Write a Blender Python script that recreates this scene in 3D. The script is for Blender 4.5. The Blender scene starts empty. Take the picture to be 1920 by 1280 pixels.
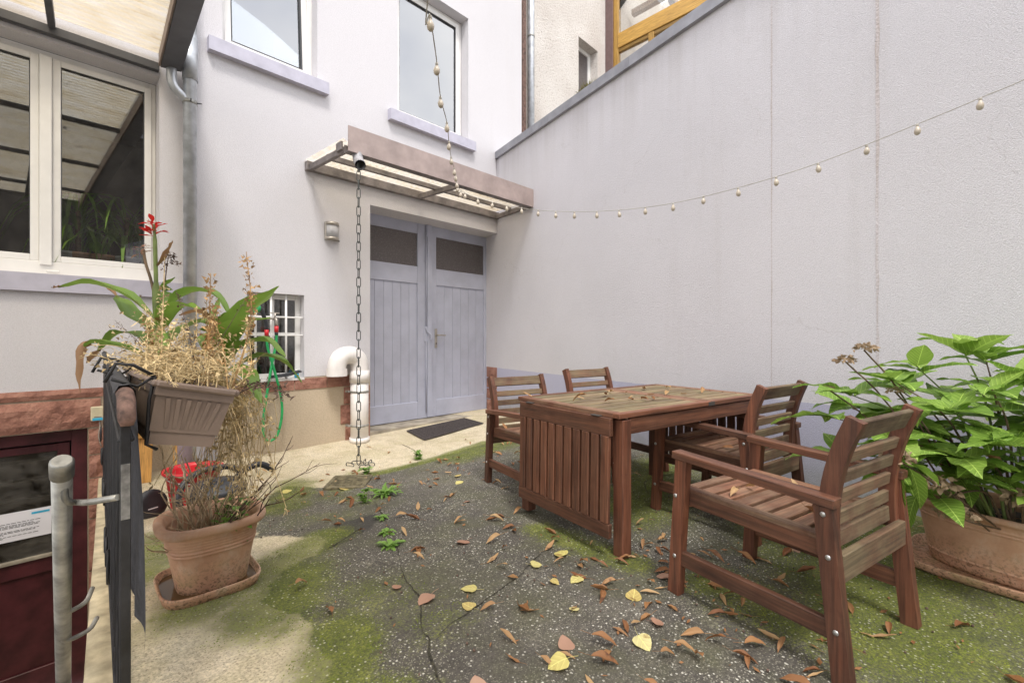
import bpy, bmesh, math, random
from mathutils import Vector, Matrix, noise as mnoise
R_ = math.radians
random.seed(7)
S = bpy.context.scene
COL = S.collection

# ------------------------------------------------------------------ camera, sky, sun, exposure
cd = bpy.data.cameras.new('camera'); cam = bpy.data.objects.new('camera', cd); COL.objects.link(cam)
cd.sensor_width = 36.0; cd.lens = 16.0; cd.clip_start = 0.02; cd.clip_end = 400
cd.shift_y = -6.0 / 1920.0
CAMH = 1.10
YAW = math.atan2(840.0, 853.3)                       # the facade runs 44.6 degrees to the right of the view
cam.location = (0, 0, CAMH)
cam.rotation_euler = (R_(90), 0, -(R_(90) - YAW))
S.camera = cam

w = bpy.data.worlds.new('World'); S.world = w; w.use_nodes = True
wn, wl = w.node_tree.nodes, w.node_tree.links
bg = wn['Background']
SUN_EL, SUN_AZ = R_(60), R_(208)                     # azimuth clockwise from +Y
sky = wn.new('ShaderNodeTexSky'); sky.sky_type = 'NISHITA'; sky.sun_disc = False
sky.sun_elevation = SUN_EL; sky.sun_rotation = SUN_AZ; sky.air_density = 1.0; sky.dust_density = 3.0
tc = wn.new('ShaderNodeTexCoord')
mp = wn.new('ShaderNodeMapping'); mp.inputs['Scale'].default_value = (1.0, 1.0, 1.6)
ns = wn.new('ShaderNodeTexNoise'); ns.inputs['Scale'].default_value = 2.6; ns.inputs['Detail'].default_value = 7; ns.inputs['Roughness'].default_value = .55
rp = wn.new('ShaderNodeValToRGB')
rp.color_ramp.elements[0].position = .33; rp.color_ramp.elements[0].color = (.66, .68, .74, 1)
rp.color_ramp.elements[1].position = .66; rp.color_ramp.elements[1].color = (1.0, .985, .965, 1)
sc = wn.new('ShaderNodeVectorMath'); sc.operation = 'SCALE'; sc.inputs['Scale'].default_value = 12.5
mx = wn.new('ShaderNodeMix'); mx.data_type = 'RGBA'; mx.inputs[0].default_value = .86
wl.new(tc.outputs['Generated'], mp.inputs[0]); wl.new(mp.outputs[0], ns.inputs['Vector'])
wl.new(ns.outputs['Fac'], rp.inputs[0]); wl.new(rp.outputs[0], sc.inputs[0])
wl.new(sky.outputs[0], mx.inputs[6]); wl.new(sc.outputs[0], mx.inputs[7]); wl.new(mx.outputs[2], bg.inputs['Color'])
bg.inputs['Strength'].default_value = .10

sl = bpy.data.lights.new('sun', 'SUN'); sl.energy = 1.4; sl.angle = R_(14); sl.color = (1, .965, .92)
so = bpy.data.objects.new('sun', sl); COL.objects.link(so)
sd = Vector((math.sin(SUN_AZ) * math.cos(SUN_EL), math.cos(SUN_AZ) * math.cos(SUN_EL), math.sin(SUN_EL)))
so.rotation_euler = sd.to_track_quat('Z', 'Y').to_euler(); so.location = (0, 0, 9)
vs = S.view_settings
vs.view_transform = 'Standard'; vs.look = 'None'; vs.gamma = 1; vs.use_curve_mapping = False
vs.exposure = 1.04
S.cycles.max_bounces = 7; S.cycles.transparent_max_bounces = 14
S.cycles.use_denoising = True

# ------------------------------------------------------------------ materials
def mat(name):
    m = bpy.data.materials.new(name); m.use_nodes = True
    return m, m.node_tree.nodes, m.node_tree.links, m.node_tree.nodes['Principled BSDF']
def N(n, t, **k):
    o = n.new(t)
    for a, v in k.items():
        if a in o.inputs: o.inputs[a].default_value = v
        else: setattr(o, a, v)
    return o
def ramp(n, stops):
    r = n.new('ShaderNodeValToRGB'); e = r.color_ramp.elements
    while len(e) < len(stops): e.new(.5)
    for i, (p, c) in enumerate(stops):
        e[i].position = p; e[i].color = (*c, 1) if len(c) == 3 else c
    return r
def mixc(n, l, fac, a, b, blend='MIX'):
    m = n.new('ShaderNodeMix'); m.data_type = 'RGBA'; m.blend_type = blend
    for i, v in ((0, fac), (6, a), (7, b)):
        if hasattr(v, 'is_output') or isinstance(v, bpy.types.NodeSocket): l.new(v, m.inputs[i])
        elif i == 0: m.inputs[i].default_value = v
        else: m.inputs[i].default_value = (*v, 1) if len(v) == 3 else v
    return m.outputs[2]
def math_(n, l, op, a, b=None, clamp=False):
    m = n.new('ShaderNodeMath'); m.operation = op; m.use_clamp = clamp
    for i, v in ((0, a), (1, b)):
        if v is None: continue
        if isinstance(v, bpy.types.NodeSocket): l.new(v, m.inputs[i])
        else: m.inputs[i].default_value = v
    return m.outputs[0]
def coords(n, l, scale=(1, 1, 1), rnd=False, kind='Object'):
    t = n.new('ShaderNodeTexCoord'); m = n.new('ShaderNodeMapping'); m.inputs['Scale'].default_value = scale
    l.new(t.outputs[kind], m.inputs[0])
    if rnd:
        oi = n.new('ShaderNodeObjectInfo'); c = n.new('ShaderNodeCombineXYZ')
        for i in range(3): l.new(math_(n, l, 'MULTIPLY', oi.outputs['Random'], 17.0 + 13 * i), c.inputs[i])
        l.new(c.outputs[0], m.inputs['Location'])
    return m.outputs[0]
def noise(n, l, vec, scale, detail=4, rough=.55, out='Fac'):
    t = n.new('ShaderNodeTexNoise'); t.inputs['Scale'].default_value = scale; t.inputs['Detail'].default_value = detail
    t.inputs['Roughness'].default_value = rough; l.new(vec, t.inputs['Vector']); return t.outputs[out]
def bump(n, l, b, h, strength=.3, dist=.01, prev=None):
    x = n.new('ShaderNodeBump'); x.inputs['Strength'].default_value = strength; x.inputs['Distance'].default_value = dist
    l.new(h, x.inputs['Height'])
    if prev is not None: l.new(prev, x.inputs['Normal'])
    l.new(x.outputs[0], b.inputs['Normal']); return x.outputs[0]

def plain(name, c, rough=.5, metal=0.0, var=.08, sc=12, bmp=.0):
    """painted / plastic / metal surface with slight mottling and dirt"""
    m, n, l, b = mat(name)
    v = coords(n, l, rnd=True)
    f = noise(n, l, v, sc, 5)
    lo = tuple(x * (1 - var * 2) for x in c); hi = tuple(min(1, x * (1 + var)) for x in c)
    r = ramp(n, [(.3, lo), (.65, hi)]); l.new(f, r.inputs[0]); l.new(r.outputs[0], b.inputs['Base Color'])
    b.inputs['Roughness'].default_value = rough; b.inputs['Metallic'].default_value = metal
    if bmp: bump(n, l, b, noise(n, l, v, sc * 6, 3), bmp, .004)
    return m

def render_wall(name, c, grain=120, strength=.5, dirt=.12, streak=0.0, zband=None, band=None):
    """mineral render: fine granular relief, faint patches, optional painted plinth band"""
    m, n, l, b = mat(name)
    v = coords(n, l)
    big = noise(n, l, v, .55, 5)
    r = ramp(n, [(.32, tuple(x * (1 - dirt) for x in c)), (.62, c)]); l.new(big, r.inputs[0])
    col = r.outputs[0]
    vs_ = coords(n, l, (2.6, 2.6, .16))
    st = ramp(n, [(.56, (0, 0, 0)), (.75, (1, 1, 1))]); l.new(noise(n, l, vs_, 1.6, 5), st.inputs[0])
    col = mixc(n, l, math_(n, l, 'MULTIPLY', st.outputs[0], streak), col, (.42, .37, .31))
    if zband is not None:
        sx = n.new('ShaderNodeSeparateXYZ'); l.new(v, sx.inputs[0])
        zz = math_(n, l, 'ADD', sx.outputs['Z'], math_(n, l, 'MULTIPLY', noise(n, l, v, 9, 2), .012))
        k = math_(n, l, 'LESS_THAN', zz, zband)
        col = mixc(n, l, k, col, band)
        topd = n.new('ShaderNodeMapRange'); topd.inputs['From Min'].default_value = 3.1; topd.inputs['From Max'].default_value = 4.05; l.new(sx.outputs['Z'], topd.inputs[0])
        stk = ramp(n, [(.45, (0, 0, 0)), (.72, (1, 1, 1))]); l.new(noise(n, l, coords(n, l, (7, 7, .35)), 1.0, 5, .6), stk.inputs[0])
        col = mixc(n, l, math_(n, l, 'MULTIPLY', math_(n, l, 'MULTIPLY', topd.outputs[0], stk.outputs[0]), .38), col, (.42, .38, .35))
        hv = n.new('ShaderNodeTexVoronoi'); hv.feature = 'DISTANCE_TO_EDGE'; hv.inputs['Scale'].default_value = .55
        wv = n.new('ShaderNodeVectorMath'); wv.operation = 'ADD'; l.new(v, wv.inputs[0]); nz_ = n.new('ShaderNodeTexNoise'); nz_.inputs['Scale'].default_value = 2.2; nz_.inputs['Detail'].default_value = 5; l.new(v, nz_.inputs['Vector'])
        l.new(nz_.outputs['Color'], wv.inputs[1]); l.new(wv.outputs[0], hv.inputs['Vector'])
        hc = ramp(n, [(.0, (1, 1, 1)), (.0035, (0, 0, 0))]); l.new(hv.outputs['Distance'], hc.inputs[0])
        gate = ramp(n, [(.5, (0, 0, 0)), (.66, (1, 1, 1))]); l.new(noise(n, l, v, .8, 3), gate.inputs[0])
        col = mixc(n, l, math_(n, l, 'MULTIPLY', math_(n, l, 'MULTIPLY', hc.outputs[0], gate.outputs[0]), .30), col, (.40, .36, .34))
        low = n.new('ShaderNodeMapRange'); low.inputs['From Min'].default_value = .30; low.inputs['From Max'].default_value = -.04
        l.new(sx.outputs['Z'], low.inputs[0])
        d = math_(n, l, 'MULTIPLY', low.outputs[0], noise(n, l, v, 7, 5), True)
        col = mixc(n, l, d, col, (.20, .21, .13))
    l.new(col, b.inputs['Base Color']); b.inputs['Roughness'].default_value = .92
    g1 = noise(n, l, v, grain, 2, .6)
    h = math_(n, l, 'ADD', g1, math_(n, l, 'MULTIPLY', noise(n, l, v, grain * .3, 2), .12))
    gr_ = ramp(n, [(.30, (.86, .86, .86)), (.62, (1, 1, 1))]); l.new(g1, gr_.inputs[0])
    l.new(mixc(n, l, 1.0, col, gr_.outputs[0], 'MULTIPLY'), b.inputs['Base Color'])
    bump(n, l, b, h, strength, .012)
    return m

def wood(name, axis, dark, light, weather=None, wf=0.0, rough=.6):
    """sawn hardwood, grain along the piece's own axis; every board differs"""
    m, n, l, b = mat(name)
    s = [34, 34, 34]; s[axis] = 1.7
    v = coords(n, l, tuple(s), rnd=True)
    g = noise(n, l, v, 1.0, 6, .62)
    r = ramp(n, [(.28, dark), (.5, tuple((a + c) / 2 for a, c in zip(dark, light))), (.74, light)]); l.new(g, r.inputs[0])
    oi = n.new('ShaderNodeObjectInfo'); hs = n.new('ShaderNodeHueSaturation'); l.new(r.outputs[0], hs.inputs['Color'])
    mr = n.new('ShaderNodeMapRange'); mr.inputs['To Min'].default_value = .58; mr.inputs['To Max'].default_value = 1.32; l.new(oi.outputs['Random'], mr.inputs[0])
    l.new(mr.outputs[0], hs.inputs['Value']); col = hs.outputs[0]
    v2 = coords(n, l, (3, 3, 3), rnd=True)
    bl = noise(n, l, v2, 2.0, 6, .65)
    if weather:
        k = ramp(n, [(.38, (0, 0, 0)), (.62, (1, 1, 1))]); l.new(bl, k.inputs[0])
        col = mixc(n, l, math_(n, l, 'MULTIPLY', k.outputs[0], wf), col, weather)
    k2 = ramp(n, [(.6, (0, 0, 0)), (.8, (1, 1, 1))]); l.new(noise(n, l, v2, 5.0, 5, .7), k2.inputs[0])
    col = mixc(n, l, math_(n, l, 'MULTIPLY', k2.outputs[0], .45), col, tuple(x * .45 for x in dark))
    kf = noise(n, l, coords(n, l, tuple(3.2 * q for q in s), rnd=True), 1.0, 3, .6)
    kr = ramp(n, [(.34, (.55, .55, .55)), (.6, (1.12, 1.12, 1.12))]); l.new(kf, kr.inputs[0])
    col = mixc(n, l, .8, col, mixc(n, l, 1.0, col, kr.outputs[0], 'MULTIPLY'))
    l.new(col, b.inputs['Base Color']); b.inputs['Roughness'].default_value = rough
    bump(n, l, b, g, .35, .003)
    return m

def leafmat(name, cols, trans=.35, rough=.45, veins=True, spots=None):
    """leaf blade: per-leaf tint, pale midrib and side veins, light shining through"""
    m, n, l, b = mat(name)
    oi = n.new('ShaderNodeObjectInfo')
    r = ramp(n, [(i / max(1, len(cols) - 1), c) for i, c in enumerate(cols)]); l.new(oi.outputs['Random'], r.inputs[0])
    col = r.outputs[0]
    v = coords(n, l, rnd=False)
    vr = coords(n, l, rnd=True)
    f = noise(n, l, vr, 22, 4)
    col = mixc(n, l, math_(n, l, 'MULTIPLY', f, .55), col, tuple(x * .55 for x in cols[0]))
    if veins:
        sx = n.new('ShaderNodeSeparateXYZ'); l.new(v, sx.inputs[0])
        ay = math_(n, l, 'ABSOLUTE', sx.outputs['Y'])
        mid = math_(n, l, 'LESS_THAN', ay, .0016)
        ph = math_(n, l, 'SUBTRACT', math_(n, l, 'MULTIPLY', sx.outputs['X'], 260.0), math_(n, l, 'MULTIPLY', ay, 260.0))
        sv = math_(n, l, 'GREATER_THAN', math_(n, l, 'SINE', ph), .9)
        vv = math_(n, l, 'MAXIMUM', mid, math_(n, l, 'MULTIPLY', sv, .5))
        col = mixc(n, l, math_(n, l, 'MULTIPLY', vv, .55), col, tuple(min(1, x * 2.0 + .03) for x in cols[-1]))
        bump(n, l, b, math_(n, l, 'SINE', ph), .25, .002)
    if spots:
        k = ramp(n, [(.62, (0, 0, 0)), (.7, (1, 1, 1))]); l.new(noise(n, l, vr, 14, 4), k.inputs[0])
        col = mixc(n, l, k.outputs[0], col, spots)
    l.new(col, b.inputs['Base Color']); b.inputs['Roughness'].default_value = rough
    tr = n.new('ShaderNodeBsdfTranslucent'); l.new(col, tr.inputs['Color'])
    ms = n.new('ShaderNodeMixShader'); ms.inputs[0].default_value = trans
    out = n['Material Output']
    l.new(b.outputs[0], ms.inputs[1]); l.new(tr.outputs[0], ms.inputs[2]); l.new(ms.outputs[0], out.inputs[0])
    return m

def glassmat(name, tint=(.9, .93, .92), base=.10, ior=1.6, rough=0.0, bumpscale=0, dirty=.0):
    """window pane: coated reflective glazing, clear behind"""
    m, n, l, b = mat(name)
    out = n['Material Output']; n.remove(b)
    gl = n.new('ShaderNodeBsdfGlossy'); gl.inputs['Roughness'].default_value = rough; gl.inputs['Color'].default_value = (.95, .96, .98, 1)
    tp = n.new('ShaderNodeBsdfTransparent'); tp.inputs['Color'].default_value = (*tint, 1)
    fr = n.new('ShaderNodeFresnel'); fr.inputs['IOR'].default_value = ior
    f = math_(n, l, 'ADD', math_(n, l, 'MULTIPLY', fr.outputs[0], 1 - base), base, True)
    ms = n.new('ShaderNodeMixShader'); l.new(f, ms.inputs[0]); l.new(tp.outputs[0], ms.inputs[1]); l.new(gl.outputs[0], ms.inputs[2])
    last = ms.outputs[0]
    v = coords(n, l)
    bp = n.new('ShaderNodeBump'); bp.inputs['Strength'].default_value = .04 if not bumpscale else .9; bp.inputs['Distance'].default_value = .004
    l.new(noise(n, l, v, bumpscale or 1.3, 2), bp.inputs['Height']); l.new(bp.outputs[0], gl.inputs['Normal']); l.new(bp.outputs[0], fr.inputs['Normal'])
    if dirty:
        df = n.new('ShaderNodeBsdfDiffuse'); df.inputs['Color'].default_value = (.32, .30, .27, 1)
        k = ramp(n, [(.42, (0, 0, 0)), (.75, (1, 1, 1))]); l.new(noise(n, l, v, 6, 7, .7), k.inputs[0])
        m2 = n.new('ShaderNodeMixShader'); l.new(math_(n, l, 'MULTIPLY', k.outputs[0], dirty), m2.inputs[0]); l.new(last, m2.inputs[1]); l.new(df.outputs[0], m2.inputs[2]); last = m2.outputs[0]
    l.new(last, out.inputs[0])
    return m

M = {}
M['render'] = render_wall('white_render', (.69, .668, .69), 150, .45, .05, .06)
M['render_grey'] = render_wall('grey_render', (.765, .74, .772), 165, .65, .09, .12, .63, (.54, .535, .67))
M['render_rough'] = render_wall('rough_render', (.80, .75, .68), 60, 1.0, .14, .1)
def roughcast():
    m, n, l, b = mat('cream_roughcast'); v = coords(n, l)
    r = ramp(n, [(.3, (.66, .60, .55)), (.6, (.80, .755, .71))]); l.new(noise(n, l, v, .8, 5), r.inputs[0]); col = r.outputs[0]
    g1 = noise(n, l, v, 26, 5, .7); sp = ramp(n, [(.36, (1, 1, 1)), (.44, (0, 0, 0))]); l.new(g1, sp.inputs[0])
    col = mixc(n, l, math_(n, l, 'MULTIPLY', sp.outputs[0], .65), col, (.40, .32, .26))
    l.new(col, b.inputs['Base Color']); b.inputs['Roughness'].default_value = .95; bump(n, l, b, g1, 1.0, .04); return m
M['render_rough'] = roughcast()
M['plinth'] = render_wall('plinth_plaster', (.55, .45, .33), 60, .4, .35, .3)
M['reveal'] = render_wall('reveal_plaster', (.76, .73, .71), 140, .2, .06)
M['sill'] = plain('sill_paint', (.48, .465, .545), .6, 0, .06, 8, .15)
M['door'] = plain('door_paint', (.445, .46, .56), .42, 0, .05, 4, .3)
M['door_dark'] = plain('door_gap', (.05, .05, .06), .8)
M['upvc'] = plain('white_upvc', (.80, .785, .76), .32, 0, .03, 5)
M['gasket'] = plain('gasket_grey', (.07, .07, .075), .6)
M['pvc'] = plain('white_pvc', (.80, .76, .73), .3, 0, .05, 9)
M['zinc'] = plain('zinc_pipe', (.50, .52, .55), .40, .45, .15, 9)
M['coping'] = plain('zinc_coping', (.33, .33, .36), .55, .35, .12, 5)
M['canopy'] = plain('canopy_paint', (.40, .315, .29), .5, 0, .12, 5, .1)
M['canopy_dark'] = plain('canopy_frame', (.20, .175, .17), .6, 0, .22, 9, .2)
M['anth'] = plain('anthracite', (.085, .085, .095), .5, 0, .12, 6)
M['iron'] = plain('iron_paint', (.018, .018, .021), .55, 0, .4, 14, .3)
M['rust'] = plain('rusty_iron', (.17, .10, .08), .7, .1, .45, 30, .5)
M['galv'] = plain('galvanised', (.40, .395, .37), .45, .55, .25, 16, .2)
M['steel'] = plain('brushed_steel', (.46, .42, .37), .35, .8, .1, 20)
M['frost'] = plain('frosted_shade', (.52, .51, .52), .35, 0, .03, 4)
M['red_door'] = plain('oxblood_paint', (.075, .017, .022), .42, 0, .25, 7, .2)
M['terracotta'] = plain('terracotta_plastic', (.56, .325, .205), .6, 0, .14, 7, .25)
def potmat():
    m, n, l, b = mat('weathered_terracotta')
    v = coords(n, l); sx = n.new('ShaderNodeSeparateXYZ'); l.new(v, sx.inputs[0])
    r = ramp(n, [(.3, (.42, .225, .135)), (.55, (.55, .32, .20)), (.75, (.62, .39, .26))]); l.new(noise(n, l, v, 7, 6, .6), r.inputs[0]); col = r.outputs[0]
    bl = ramp(n, [(.52, (0, 0, 0)), (.72, (1, 1, 1))]); l.new(noise(n, l, coords(n, l, (9, 9, 5)), 1.0, 6, .65), bl.inputs[0])
    col = mixc(n, l, math_(n, l, 'MULTIPLY', bl.outputs[0], .45), col, (.66, .55, .44))
    low = n.new('ShaderNodeMapRange'); low.inputs['From Min'].default_value = .17; low.inputs['From Max'].default_value = .0; l.new(sx.outputs['Z'], low.inputs[0])
    sp = ramp(n, [(.50, (0, 0, 0)), (.60, (1, 1, 1))]); l.new(noise(n, l, v, 85, 4, .65), sp.inputs[0])
    col = mixc(n, l, math_(n, l, 'MULTIPLY', math_(n, l, 'MULTIPLY', low.outputs[0], sp.outputs[0]), .85), col, (.09, .06, .025))
    gm = ramp(n, [(.5, (0, 0, 0)), (.7, (1, 1, 1))]); l.new(noise(n, l, v, 12, 5, .6), gm.inputs[0])
    col = mixc(n, l, math_(n, l, 'MULTIPLY', math_(n, l, 'MULTIPLY', low.outputs[0], gm.outputs[0]), .6), col, (.26, .24, .07))
    l.new(col, b.inputs['Base Color']); b.inputs['Roughness'].default_value = .68
    bump(n, l, b, noise(n, l, v, 60, 4), .25, .004); return m
M['terracotta'] = potmat()
M['brown_pl'] = plain('brown_plastic', (.235, .175, .145), .55, 0, .10, 8, .15)
M['cloth'] = plain('shade_cloth', (.050, .050, .058), .85, 0, .2, 40, .4)
M['red'] = plain('red_plastic', (.62, .02, .03), .35, 0, .06, 8)
M['black_pl'] = plain('black_plastic', (.035, .037, .043), .38, 0, .2, 10)
M['green_hose'] = plain('green_hose', (.02, .34, .10), .35, 0, .1, 20)
M['chain'] = plain('chain_steel', (.10, .105, .10), .4, .7, .3, 30)
M['bulb'] = plain('bulb_plastic', (.52, .45, .36), .3, 0, .05, 20)
M['cable'] = plain('cable', (.40, .37, .32), .6)
M['paper'] = plain('paper', (.80, .79, .84), .7, 0, .02, 3)
M['ink'] = plain('ink', (.12, .12, .13), .7)
M['ink_blue'] = plain('ink_blue', (.05, .45, .70), .6)
M['grate'] = plain('cast_iron', (.20, .17, .10), .65, .3, .35, 25, .4)
M['mat'] = plain('mat_rubber', (.085, .07, .068), .85, 0, .3, 60, .6)
M['soil'] = plain('soil', (.06, .042, .03), .95, 0, .4, 50, .9)
M['gold'] = wood('golden_timber', 0, (.34, .18, .035), (.58, .34, .075), None, 0, .4)
M['goldz'] = wood('golden_timber_upright', 2, (.34, .18, .035), (.58, .34, .075), None, 0, .4)
M['beam'] = wood('roof_timber', 0, (.20, .12, .08), (.42, .28, .19))
M['brownpost'] = plain('brown_cladding', (.16, .10, .095), .5)
M['woodx'] = wood('hardwood', 0, (.045, .016, .009), (.210, .080, .041), (.24, .13, .08), .18)
M['woodz'] = wood('hardwood_upright', 2, (.048, .016, .009), (.215, .074, .037), (.24, .13, .08), .14)
M['slat'] = wood('weathered_hardwood', 0, (.095, .038, .022), (.27, .120, .066), (.31, .215, .135), .42, .75)
M['top'] = wood('lichened_hardwood', 0, (.085, .052, .032), (.30, .205, .125), (.235, .205, .10), .55, .85)
M['backslat'] = wood('greened_hardwood', 0, (.085, .042, .026), (.21, .115, .066), (.20, .16, .09), .7, .75)
M['bolt'] = plain('bolt_zinc', (.55, .55, .54), .35, .85)
M['steelblack'] = plain('hinge_black', (.06, .055, .05), .5)
M['conc'] = plain('stair_concrete', (.34, .30, .24), .9, 0, .25, 5, .5)
M['room'] = plain('room_wall', (.16, .135, .115), .9)
M['orange_wood'] = wood('yellow_board', 0, (.36, .17, .04), (.60, .33, .09))
M['mauve'] = plain('mauve_tube', (.30, .235, .27), .5)
M['greypost'] = plain('grey_post', (.36, .35, .36), .45)
M['web'] = plain('spider_silk', (.62, .60, .56), .8)
M['leaf_h'] = leafmat('hydrangea_leaf', [(.15, .27, .04), (.24, .41, .06), (.36, .52, .10)], .36, .42)
M['leaf_c'] = leafmat('canna_leaf', [(.17, .30, .05), (.28, .44, .08)], .35, .4, False, (.22, .12, .05))
M['leaf_cb'] = leafmat('canna_dry_tip', [(.34, .19, .10), (.46, .28, .15)], .25, .7, False)
M['leaf_w'] = leafmat('weed_leaf', [(.20, .36, .07), (.30, .50, .10)], .35, .5, False)
M['leaf_y'] = leafmat('yellow_leaf', [(.72, .62, .20), (.76, .68, .34), (.62, .45, .15)], .2, .6, True, (.35, .2, .06))
M['leaf_b'] = leafmat('brown_leaf', [(.22, .085, .032), (.42, .205, .080), (.62, .41, .20)], .15, .65, False, (.12, .05, .025))
M['leaf_t'] = leafmat('tan_bract', [(.46, .27, .12), (.60, .40, .20), (.36, .18, .08)], .2, .65, False)
M['leaf_p'] = leafmat('pink_leaf', [(.50, .27, .18), (.55, .34, .24)], .2, .6, False)
M['straw'] = plain('straw', (.70, .54, .30), .85, 0, .35, 30)
M['straw_d'] = plain('straw_dark', (.50, .31, .14), .85, 0, .35, 30)
M['twig'] = plain('twig', (.52, .40, .26), .8, 0, .25, 30)
M['twig_d'] = plain('twig_dark', (.13, .085, .065), .85, 0, .3, 30)
M['stem_g'] = plain('green_stem', (.15, .20, .055), .6, 0, .2, 15)
M['stem_b'] = plain('brown_stem', (.15, .10, .06), .8, 0, .3, 20)
M['dryflower'] = leafmat('dried_petals', [(.33, .23, .14), (.46, .34, .22)], .15, .8, False)
M['redflower'] = leafmat('red_petals', [(.75, .03, .03), (.80, .06, .05)], .3, .5, False)
M['glass'] = glassmat('window_glass', (.86, .90, .90), .33, 1.6)
M['glass_low'] = glassmat('window_glass_low', (.94, .95, .94), .09, 1.5, 0, 0, .07)
M['glass_dirty'] = glassmat('dirty_glass', (.5, .5, .48), .06, 1.5, .08, 0, .38)
M['glass_clear'] = glassmat('clear_glass', (.95, .95, .93), .05, 1.4)

def obscured():
    m, n, l, b = mat('obscured_glass')
    v = coords(n, l)
    b.inputs['Base Color'].default_value = (.15, .135, .135, 1); b.inputs['Roughness'].default_value = .28
    vo = n.new('ShaderNodeTexVoronoi'); vo.inputs['Scale'].default_value = 62; l.new(v, vo.inputs['Vector'])
    bump(n, l, b, vo.outputs['Distance'], .5, .01)
    r = ramp(n, [(.0, (.30, .28, .28)), (.35, (.12, .105, .105))]); l.new(vo.outputs['Distance'], r.inputs[0]); l.new(r.outputs[0], b.inputs['Base Color'])
    return m
M['obscured'] = obscured()

def polycarb():
    m, n, l, b = mat('aged_polycarbonate')
    v = coords(n, l)
    out = n['Material Output']
    k = ramp(n, [(.36, (.93, .885, .80)), (.60, (.86, .78, .62)), (.80, (.48, .35, .20))]); l.new(noise(n, l, coords(n, l, (1.2, 3.2, 1)), 2.2, 6, .6), k.inputs[0])
    sp = ramp(n, [(.69, (0, 0, 0)), (.75, (1, 1, 1))]); l.new(noise(n, l, v, 5.5, 4, .55), sp.inputs[0])
    col = mixc(n, l, math_(n, l, 'MULTIPLY', sp.outputs[0], .85), k.outputs[0], (.09, .06, .04))
    b.inputs['Roughness'].default_value = .4; l.new(col, b.inputs['Base Color'])
    tr = n.new('ShaderNodeBsdfTranslucent'); l.new(col, tr.inputs['Color'])
    tp = n.new('ShaderNodeBsdfTransparent'); l.new(col, tp.inputs['Color'])
    a = n.new('ShaderNodeMixShader'); a.inputs[0].default_value = .85; l.new(b.outputs[0], a.inputs[1]); l.new(tr.outputs[0], a.inputs[2])
    c = n.new('ShaderNodeMixShader'); c.inputs[0].default_value = .62; l.new(a.outputs[0], c.inputs[1]); l.new(tp.outputs[0], c.inputs[2])
    l.new(c.outputs[0], out.inputs[0])
    return m
M['poly'] = polycarb()

def sandstone():
    m, n, l, b = mat('red_sandstone')
    v = coords(n, l, rnd=True)
    f = noise(n, l, v, 9, 7, .65)
    r = ramp(n, [(.28, (.19, .085, .062)), (.5, (.345, .165, .12)), (.72, (.44, .24, .175))]); l.new(f, r.inputs[0])
    l.new(r.outputs[0], b.inputs['Base Color']); b.inputs['Roughness'].default_value = .9
    bump(n, l, b, noise(n, l, v, 14, 6, .65), .9, .03)
    return m
M['stone'] = sandstone()
M['mortar'] = plain('mortar', (.38, .33, .25), .95, 0, .2, 30, .6)

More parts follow.
